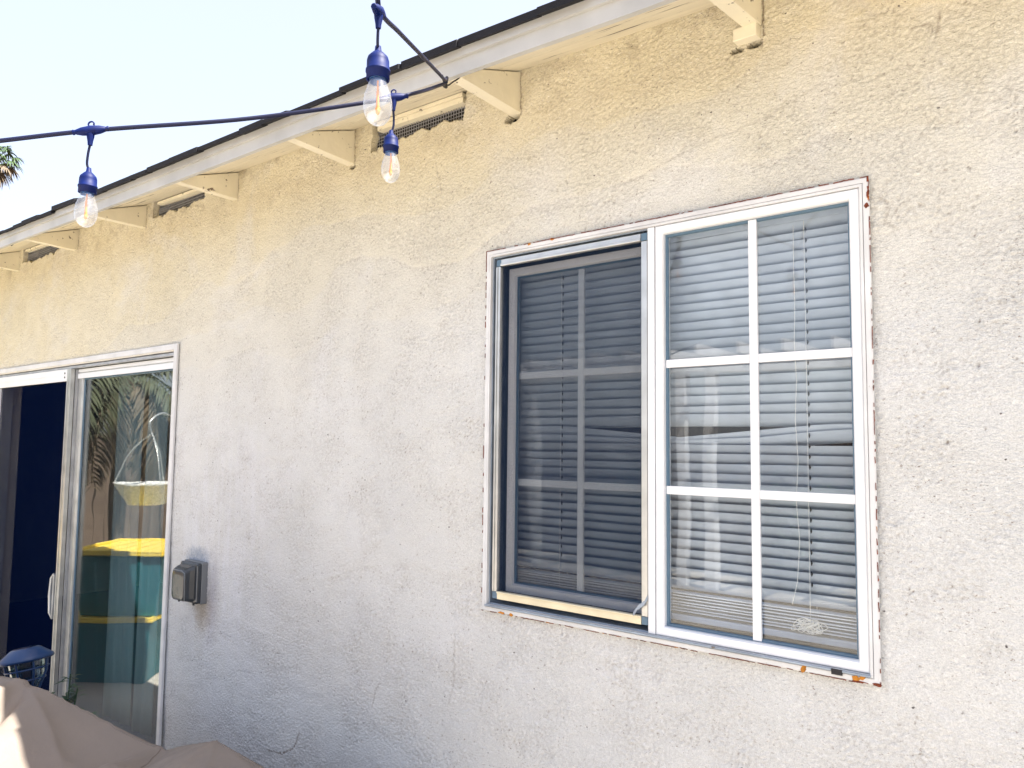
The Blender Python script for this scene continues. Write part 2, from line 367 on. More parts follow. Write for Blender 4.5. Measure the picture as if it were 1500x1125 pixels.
CRACKS = [([(-.40, 2.515), (-.37, 2.514), (-.347, 2.49), (-.339, 2.495)], .6), ([(-.341, 2.53), (-.345, 2.49), (-.352, 2.47)], .6), ([(-2.84, .300), (-2.74, .315), (-2.668, .355), (-2.635, .42)], 1),
    ([(-1.81, .93), (-1.812, .77), (-1.83, .70)], .35), ([(-2.21, .61), (-2.192, .674), (-2.17, .70)], .5), ([(-1.935, 2.545), (-1.90, 2.43)], .4), ([(-.474, 2.135), (-.455, 2.10), (-.465, 2.07), (-.44, 2.05)], .5), ([(-.445, 2.09), (-.425, 2.11)], .5),
    ([(-1.2, 2.30), (-.95, 2.36), (-.74, 2.39), (-.60, 2.44)], .28), ([(-1.9, 2.26), (-1.55, 2.29), (-1.3, 2.27)], .2)] +     [([(x+.004, z), (x+.005, z+.07), (x+.003, 2.84)], .9) for x, z, _ in [(-5.01, 2.69, 0), (-4.134, 2.68, 0), (-3.235, 2.66, 0), (-2.394, 2.635, 0), (-1.551, 2.61, 0), (-.749, 2.59, 0)]]
def stucco_height():
    sh = (NZ, NX)
    a = smooth_noise(sh, 2.9, 2.2, RNG, R(22)); b = smooth_noise(sh, 5.6, 3.4, RNG, R(25)); c = smooth_noise(sh, 34, 22, RNG, R(15)); d = low_noise(sh, 110, RNG)
    zz = np.linspace(ZB, ZT, NZ)[:, None]
    rough = 1/(1+np.exp(-1.5*(low_noise(sh, 45, RNG)*.9+.25+np.interp(zz, [.6, 1.4, 2.2], [-.1, -.1, .7]))))
    n1 = b*.75+a*.85
    crust = np.tanh((n1+.1)*2.8)                     # floated plateaus with steep broken edges
    e = smooth_noise(sh, 8, 3.4, RNG, R(28)); e2 = smooth_noise(sh, 4, 2.6, RNG, R(10))
    strand = np.clip(1-np.abs(e+.25*e2)*2.6, 0, 1)**1.5*(low_noise(sh, 22, RNG) > .1)   # drag ridges left by the trowel
    h = crust*.00115*(.28+1.0*rough) + strand*.0030*(.35+.9*rough) + a*.00018 + np.clip(c, -2, 1.0)*.0006 + d*.0008
    xx = np.linspace(XL, XR, NX)[None, :]
    lap = zz-.10*(xx+1.75)+.035*np.sin(xx*1.1+.6)+low_noise(sh, 170, RNG)*.055+low_noise(sh, 45, RNG)*.008
    for t, am in ((1.62, .0008), (2.02, .0012), (2.22, .0018), (2.43, .0012), (1.12, .0010)):      # trowel lap edges
        h = h+am*np.tanh((lap-t)/.006)*np.clip(low_noise(sh, 120, RNG)+.6, 0, 1)
    p = smooth_noise(sh, 3.2, 2.2, RNG, R(30)); q = smooth_noise(sh, 7, 2.2, RNG, R(-60))
    pit = np.clip((p-3.05+rough*.45)*2.2, 0, 1)+np.clip((q-3.25+rough*.4)*2.0, 0, 1)
    pit = np.clip(pit, 0, 1); h = h-pit*.0030
    crk = np.zeros(sh); rk = random.Random(17)      # hairline cracks
    for pts, w_ in CRACKS:
        for (p0, p1) in zip(pts[:-1], pts[1:]):
            L = math.hypot(p1[0]-p0[0], p1[1]-p0[1]); m_ = max(2, int(L/.002)); off = 0
            for k in range(m_+1):
                off = off*.93+rk.gauss(0, .0011); t = k/m_
                gx = (p0[0]+(p1[0]-p0[0])*t+off*.6-XL)/cell; gz = (p0[1]+(p1[1]-p0[1])*t+off-ZB)/cell
                ii, jj = int(gx), int(gz)
                if 1 < ii < NX-3 and 1 < jj < NZ-3:
                    crk[int(gz+.5), int(gx+.5)] = max(crk[int(gz+.5), int(gx+.5)], w_*.85)
    h = h-crk*.0012
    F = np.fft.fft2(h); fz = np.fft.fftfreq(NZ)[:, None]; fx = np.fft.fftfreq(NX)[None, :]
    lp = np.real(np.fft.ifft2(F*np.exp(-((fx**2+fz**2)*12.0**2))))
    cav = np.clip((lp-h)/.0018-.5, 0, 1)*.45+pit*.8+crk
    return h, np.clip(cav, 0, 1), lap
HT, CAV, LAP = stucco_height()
def build_wall():
    def axis(lo, hi, marks, fine):
        pts = sorted(set([lo, hi]+[m for m in marks if lo < m < hi])); out = []
        for p, q in zip(pts[:-1], pts[1:]):
            st = fine((p+q)/2); k = max(1, int(round((q-p)/st))); out += list(np.linspace(p, q, k, endpoint=False))
        return np.array(out+[hi])
    xs = axis(XL, XR, [-6.6, WIN[0], WIN[1], DOOR[0], DOOR[1], .35], lambda c: .0038 if -6.3 < c < .35 else .04)
    zs = axis(ZB, 2.86, [WIN[2], WIN[3], DOOR[3], .05, 2.62], lambda c: .0037 if c > .05 else .05)
    X, Z = np.meshgrid(xs, zs)
    ix = np.clip((X-XL)/cell, 0, NX-2); iz = np.clip((Z-ZB)/cell, 0, NZ-2)
    i0 = ix.astype(int); j0 = iz.astype(int); fx = ix-i0; fz = iz-j0
    H = (HT[j0, i0]*(1-fx)*(1-fz)+HT[j0, i0+1]*fx*(1-fz)+HT[j0+1, i0]*(1-fx)*fz+HT[j0+1, i0+1]*fx*fz)
    Y = -H
    L_ = (LAP[j0, i0]*(1-fx)*(1-fz)+LAP[j0, i0+1]*fx*(1-fz)+LAP[j0+1, i0]*(1-fx)*fz+LAP[j0+1, i0+1]*fx*fz).ravel()
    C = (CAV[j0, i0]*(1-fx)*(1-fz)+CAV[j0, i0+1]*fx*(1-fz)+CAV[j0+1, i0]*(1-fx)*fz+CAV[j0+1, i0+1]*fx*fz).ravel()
    cx = (xs[:-1]+xs[1:])/2; cz = (zs[:-1]+zs[1:])/2; CX, CZ = np.meshgrid(cx, cz)
    keep = np.ones(CX.shape, bool)
    for w in (WIN, DOOR): keep &= ~((CX > w[0]) & (CX < w[1]) & (CZ > w[2]) & (CZ < w[3]))
    keep &= CZ < np.interp(CX, EX, EZ)+.004
    rag = low_noise((len(cz), len(cx)), 8, RNG)*.0028 + low_noise((len(cz), len(cx)), 22, RNG)*.005
    for (a, b, z0, z1) in VENTS:
        t = (CX-a)/(b-a)
        zb = z0 + .010*np.sin(t*3.1)*(1 if a > -3 else -1) + rag
        keep &= ~((CX > a+rag*.8) & (CX < b+rag*.8) & (CZ > zb) & (CZ < 3))
    # holes under rafters where the render broke away
    for (hx, hz, rx, rz) in ((-1.585, 2.612, .030, .014), (-.77, 2.597, .022, .010), (-.815, 2.594, .018, .008), (-2.40, 2.632, .022, .006)):
        keep &= ~((((CX-hx)/rx)**2+((CZ-hz)/rz)**2+rag*40) < 1)
    ny, nx = X.shape; idx = np.arange(ny*nx).reshape(ny, nx)
    f = np.stack([idx[:-1, :-1], idx[:-1, 1:], idx[1:, 1:], idx[1:, :-1]], -1)[keep]
    V = np.stack([X, Y, Z], -1).reshape(-1, 3)
    # returns along every cut edge
    pad = np.pad(keep, 1); rim = []
    k = pad[1:-1, 1:-1]
    for nb, (p, q) in ((pad[:-2, 1:-1], ((0, 0), (0, 1))), (pad[2:, 1:-1], ((1, 1), (1, 0))), (pad[1:-1, :-2], ((1, 0), (0, 0))), (pad[1:-1, 2:], ((0, 1), (1, 1)))):
        r, c = np.nonzero(k & ~nb); rim.append(np.stack([idx[r+p[0], c+p[1]], idx[r+q[0], c+q[1]]], -1))
    rim = np.concatenate(rim); nv = len(V); back = V.copy(); used = np.unique(rim); remap = -np.ones(nv, int); remap[used] = nv+np.arange(len(used))
    Bk = V[used].copy(); Bk[:, 1] = .03
    V = np.concatenate([V, Bk])
    f2 = np.stack([rim[:, 1], rim[:, 0], remap[rim[:, 0]], remap[rim[:, 1]]], -1)
    F = np.concatenate([f, f2])
    me = bpy.data.meshes.new('stucco_wall'); me.vertices.add(len(V)); me.vertices.foreach_set('co', V.astype(np.float32).ravel())
    me.loops.add(F.size); me.loops.foreach_set('vertex_index', F.astype(np.int32).ravel())
    me.polygons.add(len(F)); me.polygons.foreach_set('loop_start', np.arange(0, F.size, 4, dtype=np.int32))
    me.update(calc_edges=True)
    at = me.attributes.new('crevice_shade', 'FLOAT', 'POINT'); at.data.foreach_set('value', np.concatenate([C, np.zeros(len(Bk))]).astype(np.float32))
    at = me.attributes.new('lap_height', 'FLOAT', 'POINT'); at.data.foreach_set('value', np.concatenate([L_, L_[used]]).astype(np.float32))
    sm = np.ones(len(F), bool); sm[len(f):] = False
    me.polygons.foreach_set('use_smooth', sm); me.materials.append(M_ST)
    me.update()
    o = bpy.data.objects.new('wall', me); COL.objects.link(o); o.parent = house; o.matrix_parent_inverse = Matrix.Translation(-house.location)
    return o
build_wall()
# wall body behind the render layer (leaves openings and vent recesses free), other three walls
w = MB()
yb0, yb1 = .031, .16
w.box(XL, DOOR[0]-.001, yb0, yb1, GZ, 2.60); w.box(DOOR[1]+.001, WIN[0]-.001, yb0, yb1, GZ, 2.60); w.box(WIN[1]+.001, 1.6, yb0, yb1, GZ, 2.60)
w.box(WIN[0], WIN[1], yb0, yb1, GZ, WIN[2]-.001); w.box(WIN[0], WIN[1], yb0, yb1, WIN[3]+.001, 2.60)
w.box(DOOR[0], DOOR[1], yb0, yb1, DOOR[3]+.001, 2.60); w.box(DOOR[0], DOOR[1], yb0, yb1, GZ, DOOR[2]-.001)
w.box(-9, XL-.001, .004, .16, GZ, 2.80); w.box(1.601, 4.6, .004, .16, GZ, 2.70)
w.box(-9, -8.85, .161, 6, GZ, 2.8); w.box(4.45, 4.6, .161, 6, GZ, 2.8); w.box(-9, 4.6, 6.001, 6.15, GZ, 2.8)
w.build('wall_core', M_STP, house)
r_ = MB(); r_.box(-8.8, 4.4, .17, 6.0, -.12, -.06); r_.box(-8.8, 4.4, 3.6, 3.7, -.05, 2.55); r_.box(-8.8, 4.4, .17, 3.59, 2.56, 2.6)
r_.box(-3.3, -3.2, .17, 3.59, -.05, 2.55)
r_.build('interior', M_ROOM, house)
# roof deck: sheathing boards seen from below
OV = .335
def deck():
    m = MB(); xs = np.linspace(-9.3, 4.9, 60)
    edges = [0.0, .118, .122, .236, .240, OV+.01]    # boards along the eave with seams
    for a, b in ((-.30, .116), (.119, .236), (.2385, OV+.002)):
        for x0, x1 in zip(xs[:-1], xs[1:]):
            z = lambda x, d: ez(x)-SLOPE*d
            p = [(x0, -b, z(x0, b)), (x1, -b, z(x1, b)), (x1, -a, z(x1, a)), (x0, -a, z(x0, a))]
            m.hexa(p+[(x, y, q+.018) for x, y, q in p])
    return m
deck().build('roof_deck', M_SOF, house)
rf = MB(); xs = np.linspace(-9.3, 4.9, 40)
for x0, x1 in zip(xs[:-1], xs[1:]):
    z = lambda x, d: ez(x)-SLOPE*d+.0195
    p = [(x0, -OV-.006, z(x0, OV)), (x1, -OV-.006, z(x1, OV)), (x1, 3, z(x1, -3)), (x0, 3, z(x0, -3))]
    rf.hexa(p+[(x, y, q+.008) for x, y, q in p])
    p = [(x0, 3.001, z(x0, -3)), (x1, 3.001, z(x1, -3)), (x1, 6.5, z(x1, -3)-1.2), (x0, 6.5, z(x0, -3)-1.2)]
    rf.hexa(p+[(x, y, q+.03) for x, y, q in p])
roof = rf.build('roof', M_SHI, house)
# shingle courses: individual tabs with a ragged overhang
sh = MB(); rr = random.Random(4)
for course in range(10):
    d0 = OV+.052-course*.14; x = -9.3-.1*(course % 3)
    while x < 4.9:
        wdt = .14+rr.random()*.16; th = .014+rr.random()*.010; lift = rr.random()*.006 + (0.012 if rr.random() < .15 else 0)
        oh = rr.uniform(-.004, .012) if course == 0 else 0
        x1 = min(x+wdt, 4.95); da = d0+oh; db = d0-.30
        zz = lambda xx, d, k: ez(xx)-SLOPE*d+.029+k+course*.0015
        p = [(x, -da, zz(x, da, lift)), (x1, -da, zz(x1, da, lift*.6)), (x1, -db, zz(x1, db, 0)), (x, -db, zz(x, db, 0))]
        sh.hexa(p+[(a, b, c+th) for a, b, c in p]); x = x1+.003
sh.build('shingle_edge', M_SHI, roof)
# fascia board with metal drip lip
fa = MB()
for x0, x1 in zip(xs[:-1], xs[1:]):
    zt = lambda x: ez(x)-SLOPE*OV+.018
    p = [(x0, -OV-.020, zt(x0)-.066), (x1, -OV-.020, zt(x1)-.066), (x1, -OV-.003, zt(x1)-.066), (x0, -OV-.003, zt(x0)-.066)]
    q = [(a, b, c+.066) for a, b, c in p]; fa.hexa(p+q)
fas = fa.build('fascia', M_FAS, house)
fl = MB()
for x0, x1 in zip(xs[:-1], xs[1:]):
    zt = lambda x: ez(x)-SLOPE*OV+.0185
    for (ya, yb, za, zb) in ((-OV-.031, -OV-.0205, -.022, .010),):
        p = [(x0, ya, zt(x0)+za), (x1, ya, zt(x1)+za), (x1, yb, zt(x1)+za), (x0, yb, zt(x0)+za)]
        fl.hexa(p+[(a, b, c+zb-za) for a, b, c in p])
fl.build('drip_edge', M_FAS, fas)
# rafter tails: triangular, level underside
RAF = [(-6.90, 2.70, 2.73), (-5.98, 2.70, 2.735), (-5.01, 2.695, 2.725), (-4.134, 2.688, 2.714), (-3.235, 2.667, 2.684), (-2.394, 2.643, 2.664), (-1.551, 2.622, 2.638), (-.749, 2.630, 2.63), (.10, 2.60, 2.62), (.95, 2.60, 2.62)]
for i, (xr, zb, ztip) in enumerate(RAF):
    m = MB(); wd = .042; L = OV-.012
    ztip = min(ztip, ez(xr)-SLOPE*L-.012)
    top = lambda x, d: ez(x)-SLOPE*d-.004
    a = []
    for x in (xr-wd, xr):
        a.append([(x, -L, ztip), (x, .03, zb), (x, .03, top(x, -.03)), (x, -L, top(x, L))])
    if i == 7: 
        for s in a: s[1] = (s[1][0], .03, 2.645)
    vs = a[0]+a[1]; m.add(vs, [(0, 3, 2, 1), (4, 5, 6, 7), (0, 1, 5, 4), (1, 2, 6, 5), (2, 3, 7, 6), (3, 0, 4, 7)])
    bevel(fix_normals(m.build('rafter_tail', M_WOOD, house)), .002)
bk = MB(); bk.box(-.815, -.752, -.030, .02, 2.606, 2.640); bevel(bk.build('rafter_block', M_WOOD, house), .002)
# vents under the eave: recess, painted trim, wire mesh
for vi, (a, b, z0, z1) in enumerate(VENTS):
    f = MB(); f.box(a-.03, b+.03, .10, .11, z0-.06, ez((a+b)/2)+.02); f.box(a-.03, b+.03, .031, .099, z0-.06, z0-.05)
    vt = f.build('eave_vent', M_BLK, house)
    t = MB(); zt = ez(b)-.004
    xs_ = np.linspace(a+.03, b-.012, 6)
    for x0, x1 in zip(xs_[:-1], xs_[1:]):
        for (y0, y1, da, db) in (((-.004, .03, -.004, -.017), (.0, .034, -.0185, -.038)) if vi == 0 else ((.0, .034, -.006, -.020),)):
            q = [(x0, y0, ez(x0)+db), (x1, y0, ez(x1)+db), (x1, y1, ez(x1)+db), (x0, y1, ez(x0)+db)]
            t.hexa(q+[(u, v_, ez(u)+da) for u, v_, _ in q])
    t.build('vent_trim', M_WOOD, vt)
    s = MB(); pitch_ = .0128; y = .026
    nx = int((b-a)/pitch_)
    for k in range(nx+1):
        x = a+k*pitch_; s.box(x-.0010, x+.0010, y, y+.0018, z0-.03, ez(x)-.03)
    for k in range(10):
        z = z0-.03+k*pitch_; s.box(a, b, y-.0015, y+.0003, z-.0009, z+.0009)
    s.build('vent_screen', M_WIRE, vt)
    if vi != 1:
        nst = MB(); rn = random.Random(vi)
        for k in range(46):
            x = rn.uniform(a+.15, b-.05); z = rn.uniform(z0-.02, z0+.04); e = .012
            p = Vector((x, .034+rn.random()*.02, z)); q = p+Vector((rn.uniform(-e*3, e*3), rn.uniform(-.01, .01), rn.uniform(-e, e)))
            nst.tube([p, (p+q)/2+Vector((0, -.004, .004)), q], .0012, 5)
        nst.build('debris', M_DRY, vt)

# ------------------------------------------------------------------ the window (part of the house)
FX0, FX1, FZ0, FZ1 = -1.679, -.495, 1.027, 2.183
win = MB()
win.ring(FX0, FX1, FZ0, FZ1, [(0, -.006), (0, -.012), (.003, -.014), (.0135, -.014), (.0135, -.010), (.015, -.010), (.015, -.0155), (.0215, -.0155), (.0215, .075), (.0125, .075), (.0125, -.006)])
wf = bevel(fix_normals(win.build('window', M_WHITE2, house)), .0008)
# rails of the track inside the left half and along the sill
tr_ = MB()
tr_.ring(FX0+.022, -1.058, FZ0+.022, FZ1-.022, [(0, -.004), (0, .060), (.004, .060), (.004, -.004)])
tr_.build('track', M_TRK, wf)
tr_ = MB(); tr_.box(FX0+.018, -.60, -.0215, -.0160, FZ0+.0165, FZ0+.0215); tr_.box(-.575, FX1-.02, -.0215, -.0160, FZ0+.0165, FZ0+.0215)
bevel(tr_.build('sill_track', M_TRK, wf), .0006)
wh = MB(); wh.box(-.5995, -.5755, -.0195, -.0160, FZ0+.009, FZ0+.0215); wh.build('weep_cover', M_BLK, wf)
# left screen frame (aluminium) with mitre gaps at corners
SX0, SX1, SZ0, SZ1 = -1.640, -1.082, 1.068, 2.149
def bar(name, x0, x1, z0, z1, m, y0=-.010, y1=.006, lip=None):
    k = MB(); k.box(x0, x1, y0, y1, z0, z1)
    if lip: k.box(*lip)
    return bevel(k.build(name, m, wf), .0015)
bar('screen_frame', SX0+.021, SX1-.021, SZ1-.022, SZ1, M_ALU, lip=(SX0+.021, SX1-.021, -.014, -.0105, SZ1-.022, SZ1-.014))
bar('screen_frame', SX0+.021, SX1-.021, SZ0, SZ0+.024, M_CREAMAL, lip=(SX0+.021, SX1-.021, -.0135, -.0105, SZ0+.019, SZ0+.024))
bar('screen_frame', SX0, SX0+.019, SZ0+.023, SZ1-.023, M_ALU, lip=(SX0+.004, SX0+.009, -.013, -.0105, SZ0+.023, SZ1-.023))
bar('screen_frame', SX1-.019, SX1, SZ0+.023, SZ1-.023, M_ALU)
for x in (SX0+.001, SX1-.020):
    for z in (SZ0+.001, SZ1-.021): k = MB(); k.box(x, x+.019, -.0075, .006, z, z+.021); k.build('screen_corner', M_GAS, wf)
k = MB(); k.add([(SX0+.018, -.001, SZ0+.022), (SX1-.018, -.001, SZ0+.022), (SX1-.018, -.001, SZ1-.021), (SX0+.018, -.001, SZ1-.021)], [(0, 1, 2, 3)])
k.build('insect_screen', M_SCR, wf)
# left sliding sash behind the screen
k = MB(); k.ring(-1.632, -1.062, 1.066, 2.144, [(0, .034), (0, .052), (.023, .052), (.023, .034)]); k.build('gap_shade_ring', M_DARKSILL, wf)  # dark ring added to fill the shaded gap around the sash
k = MB(); k.ring(-1.608, -1.0625, 1.090, 2.120, [(0, .020), (0, .045), (.026, .045), (.026, .028), (.022, .020)])
ls = bevel(fix_normals(k.build('sash', M_WHITE, wf)), .001)
GX0, GX1, GZ0, GZ1 = -1.584, -1.108, 1.114, 2.096
def pane(x0, x1, z0, z1, y, parent, mtl=None, th=.004):
    q = MB(); q.box(x0, x1, y, y+th, z0, z1); return q.build('glass', mtl or M_GLASS, parent)
pane(GX0, GX1, GZ0, GZ1, .036, ls)
q = MB(); q.ring(GX0-.002, GX1+.002, GZ0-.002, GZ1+.002, [(0, .030), (0, .0355), (.010, .0355), (.008, .030)]); q.build('gasket', M_GAS, ls)
def muntins(x0, x1, z0, z1, xm, zms, y0, y1, w_, parent):
    q = MB(); q.box(xm-w_/2, xm+w_/2, y0, y1, z0, z1)
    for z in zms:
        q.box(x0, xm-w_/2-.0004, y0+.0008, y1, z-w_/2, z+w_/2); q.box(xm+w_/2+.0004, x1, y0+.0008, y1, z-w_/2, z+w_/2)
    return bevel(q.build('muntin', M_WHITE, parent), .0012)
muntins(GX0+.002, GX1-.002, GZ0+.002, GZ1-.002, -1.340, (1.772, 1.432), .0415, .050, .021, ls)
# interlock + right fixed sash
k = MB(); k.box(-1.0795, -1.0585, -.012, .04, FZ0+.0225, FZ1-.0225); bevel(k.build('interlock', M_WHITE, wf), .0015)
k = MB(); k.ring(-1.0565, FX1-.0225, FZ0+.0225, FZ1-.0225, [(0, -.009), (.003, -.012), (.021, -.012), (.0245, -.007), (.0245, .030), (0, .030)])
rs = bevel(fix_normals(k.build('sash', M_WHITE, wf)), .0008)
RX0, RX1, RZ0, RZ1 = -1.0310, FX1-.0480, FZ0+.0480, FZ1-.0480
pane(RX0, RX1, RZ0, RZ1, .010, rs)
q = MB(); q.ring(RX0-.001, RX1+.001, RZ0-.001, RZ1+.001, [(0, .004), (0, .0095), (.008, .0095), (.006, .004)]); q.build('gasket', M_GAS, rs)
muntins(RX0+.001, RX1-.001, RZ0+.001, RZ1-.001, -.782, (1.776, 1.434), .0005, .009, .022, rs)
# pull tab
k = MB(); pts = [(-1.078, -.016, 1.145), (-1.088, -.020, 1.128), (-1.100, -.021, 1.120), (-1.112, -.020, 1.108), (-1.122, -.018, 1.094)]
for (p, q) in zip(pts[:-1], pts[1:]):
    k.hexa([(p[0], p[1], p[2]-.006), (q[0], q[1], q[2]-.005), (q[0], q[1]+.001, q[2]-.005), (p[0], p[1]+.001, p[2]-.006), (p[0], p[1], p[2]+.007), (q[0], q[1], q[2]+.004), (q[0], q[1]+.001, q[2]+.004), (p[0], p[1]+.001, p[2]+.007)])
k.build('pull_tab', M_TRK, wf)
# interior reveal
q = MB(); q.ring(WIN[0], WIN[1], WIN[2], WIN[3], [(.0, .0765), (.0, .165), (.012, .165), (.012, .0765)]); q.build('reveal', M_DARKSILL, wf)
# rust and cracked paint along the flange edge
ru = MB(); ro = MB(); rr = random.Random(3)
def rustline(p0, p1, nrm, dens, wmax):
    p0 = Vector(p0); p1 = Vector(p1); L = (p1-p0).length; s = 0; d = (p1-p0)/L; n_ = Vector(nrm)
    while s < L:
        seg = rr.uniform(.004, .016)
        if rr.random() < dens(s/L)*(.42+.58*(math.sin(s*31+p0.x*7)+math.sin(s*83+p0.z*5) > -.3)):
            w1 = rr.uniform(.0006, wmax*.75); w2 = rr.uniform(.0006, wmax*.75)
            o1 = rr.uniform(-.0012, .0008)
            a = p0+d*s; b = p0+d*min(s+seg*1.05, L)
            v = [a-n_*(w1*.45)+n_*o1, b-n_*(w2*.45), b+n_*(w2*.55), a+n_*(w1*.55)+n_*o1]
            (ru if rr.random() < .97 else ro).hexa([(x, -.0150, z) for x, _, z in v]+[(x, -.0125, z) for x, _, z in v])
        s += seg
rustline((FX0, 0, FZ1), (FX1, 0, FZ1), (0, 0, 1), lambda t: .95 if t < .08 or t > .12 else .3, .0028)
rustline((FX1, 0, FZ1), (FX1, 0, FZ0), (1, 0, 0), lambda t: .62, .0024)
rustline((FX0, 0, FZ0), (FX1, 0, FZ0), (0, 0, -1), lambda t: .85 if t > .05 else .4, .0026)
rustline((FX0, 0, FZ1), (FX0, 0, FZ0), (-1, 0, 0), lambda t: .95 if t < .13 else .35, .0024)
rustline((FX1-.002, 0, FZ1-.0), (FX1-.002, 0, FZ1-.07), (1, 0, 0), lambda t: .9, .007)
rustline((FX1-.06, 0, FZ0+.002), (FX1, 0, FZ0+.002), (0, 0, -1), lambda t: .8, .006)
def splat(mb, cx, cz, rx, rz, y=-.0152, n_=9):
    pts = [(cx+rx*math.cos(2*math.pi*i/n_)*rr.uniform(.5, 1.2), cz+rz*math.sin(2*math.pi*i/n_)*rr.uniform(.5, 1.2)) for i in range(n_)]
    mb.add([(x, y, z) for x, z in pts]+[(x, y+.0025, z) for x, z in pts], [tuple(range(n_))]+[(i, (i+1) % n_, n_+(i+1) % n_, n_+i) for i in range(n_)])
for (cx, cz, rx, rz) in ((-1.593, 1.030, .015, .005), (-1.556, 1.029, .008, .005), (-.665, 1.034, .006, .010), (-.66, 1.042, .003, .006), (-.548, 1.036, .012, .007), (-.533, 1.040, .006, .006), (-1.50, 2.179, .007, .003), (-1.41, 2.182, .010, .004)): splat(ro, cx, cz, rx, rz)
for (cx, cz, rx, rz) in ((-.500, 2.115, .006, .008), (-.498, 2.14, .004, .010), (-.502, 1.03, .010, .005), (-1.41, 2.183, .008, .003)): splat(ru, cx, cz, rx, rz, -.0158)
ru.build('rust', M_RUST, wf); ro.build('rust_stain', M_RUSTO, wf)

# ------------------------------------------------------------------ horizontal blind inside the window
bl = thing('window_blind', 'pale grey horizontal slatted blind hanging closed behind the window, two slats bent', 'blind', (-1.08, .1, 1.05))
BX0, BX1 = -1.628, -.520
k = MB(); k.box(BX0, BX1, .075, .115, 2.132, 2.160); bevel(k.build('headrail', M_SLAT, bl), .002)
PIT = .0262; WS = .041; ztop = 2.118
sl = MB(); rs_ = random.Random(8)
i = 0; z = ztop; ladders = (-1.437, -.676)
hook = {}
while z > 1.165:
    k_ = int(round((z-1.597)/PIT))
    tilt = R(53 + rs_.uniform(-2.5, 2.5)); ddx = rs_.uniform(-.0015, .0015)
    if z > 2.07: tilt = R(42+rs_.uniform(-8, 8))
    def dz(x, k_=k_):
        if k_ == 0:   # bent slat, sagging at the centre
            return -.034*max(0, 1-abs(x+1.03)/.40)
        if k_ == -1:
            return (-.016*max(0, 1-abs(x+1.05)/.40)) + (.017*max(0, (x+.80)/.28))
        if k_ == 1: return .004*max(0, 1-abs(x+1.0)/.4)
        return .0012*math.sin(x*5+k_*2.1)
    n_ = 24; prev = None; vs = []; m_ = 5
    for a in range(n_+1):
        x = BX0+ddx+(BX1-BX0)*a/n_
        for b in range(m_+1):
            t = b/m_-.5; arch = .0028*(1-(2*t)**2)
            yy = .092 + t*WS*math.cos(tilt) - arch*math.sin(tilt); zz = z - t*WS*math.sin(tilt) - arch*math.cos(tilt)
            vs.append((x, yy, zz+dz(x)))
    m2 = m_+1
    fs = [(a*m2+b, a*m2+b+1, (a+1)*m2+b+1, (a+1)*m2+b) for a in range(n_) for b in range(m_)]
    nb = len(vs); vs += [(x, y+.0012, z_+.0006) for x, y, z_ in vs]
    fs += [(nb+p, nb+s_, nb+r, nb+q) for p, q, r, s_ in fs]
    sl.add(vs, fs, True)
    z -= PIT; i += 1
sl.build('slats', M_SLAT, bl)
st = MB()
zz = 1.152
for j in range(7):
    st.box(BX0+rs_.uniform(0, .003), BX1-rs_.uniform(0, .003), .073+rs_.uniform(-.002, .003), .106, zz-.003, zz); zz -= .0068+rs_.uniform(0, .0035)
st.build('stacked_slats', M_SLAT, bl)
k = MB(); k.box(BX0, BX1, .074, .106, zz-.020, zz-.003); bevel(k.build('bottom_rail', M_SLAT, bl), .004, 3)
cd = MB()
for x in ladders:
    cd.tube([(x, .074, 2.13), (x+.001, .073, 1.7), (x, .073, 1.12)], .0008, 5); cd.tube([(x+.004, .110, 2.13), (x+.004, .110, 1.12)], .0008, 5)
pts = [(-.700, .066, 2.12)]+[(-.700-.004*math.sin(t*3), .066, 2.12-t*.1) for t in range(1, 10)]+[(-.716, .062, 1.165)]
cd.tube(pts, .0010, 5)
rc = random.Random(5); pts = []
for t in range(90):
    a = t*.9; pts.append((-.672+.032*math.cos(a)*rc.uniform(.3, 1)+.0004*t-.02, .058+rc.uniform(-.004, .004), 1.118+.020*math.sin(a*1.13)*rc.uniform(.3, 1)))
def cat(P, n=3):
    out = []
    for i in range(1, len(P)-2):
        p0, p1, p2, p3 = [Vector(q) for q in P[i-1:i+3]]
        for s in range(n):
            t = s/n; out.append(.5*((2*p1)+(p2-p0)*t+(2*p0-5*p1+4*p2-p3)*t*t+(3*p1-p0-3*p2+p3)*t**3))
    return out
cd.tube(cat(pts), .0009, 5); cd.build('cord', M_CORD, bl)
rh = MB()   # dark route holes and ladder knots
for x in ladders:
    z = ztop-.012
    while z > 1.19:
        rh.tube([(x+.003, .079, z+.006), (x+.0045, .076, z), (x+.003, .079, z-.006)], [.0008, .0024, .0008], 6); z -= PIT
rh.build('ladder_knots', M_BLK, bl)

# ------------------------------------------------------------------ sliding door (part of the house)
DX0, DX1, DZ0, DZ1 = -6.30, -3.710, -.15, 2.032
k = MB(); k.ring(DX0, DX1, DZ0, DZ1, [(0, -.004), (0, -.014), (.004, -.016), (.030, -.016), (.030, -.008), (.036, -.004), (.036, .10), (.019, .10), (.019, -.004)])
df_ = bevel(fix_normals(k.build('sliding_door', M_WHITE2, house)), .001)
k = MB(); k.box(-6.26, -3.747, -.002, .030, 1.976, 1.990); k.build('head_track', M_ALUD, df_)
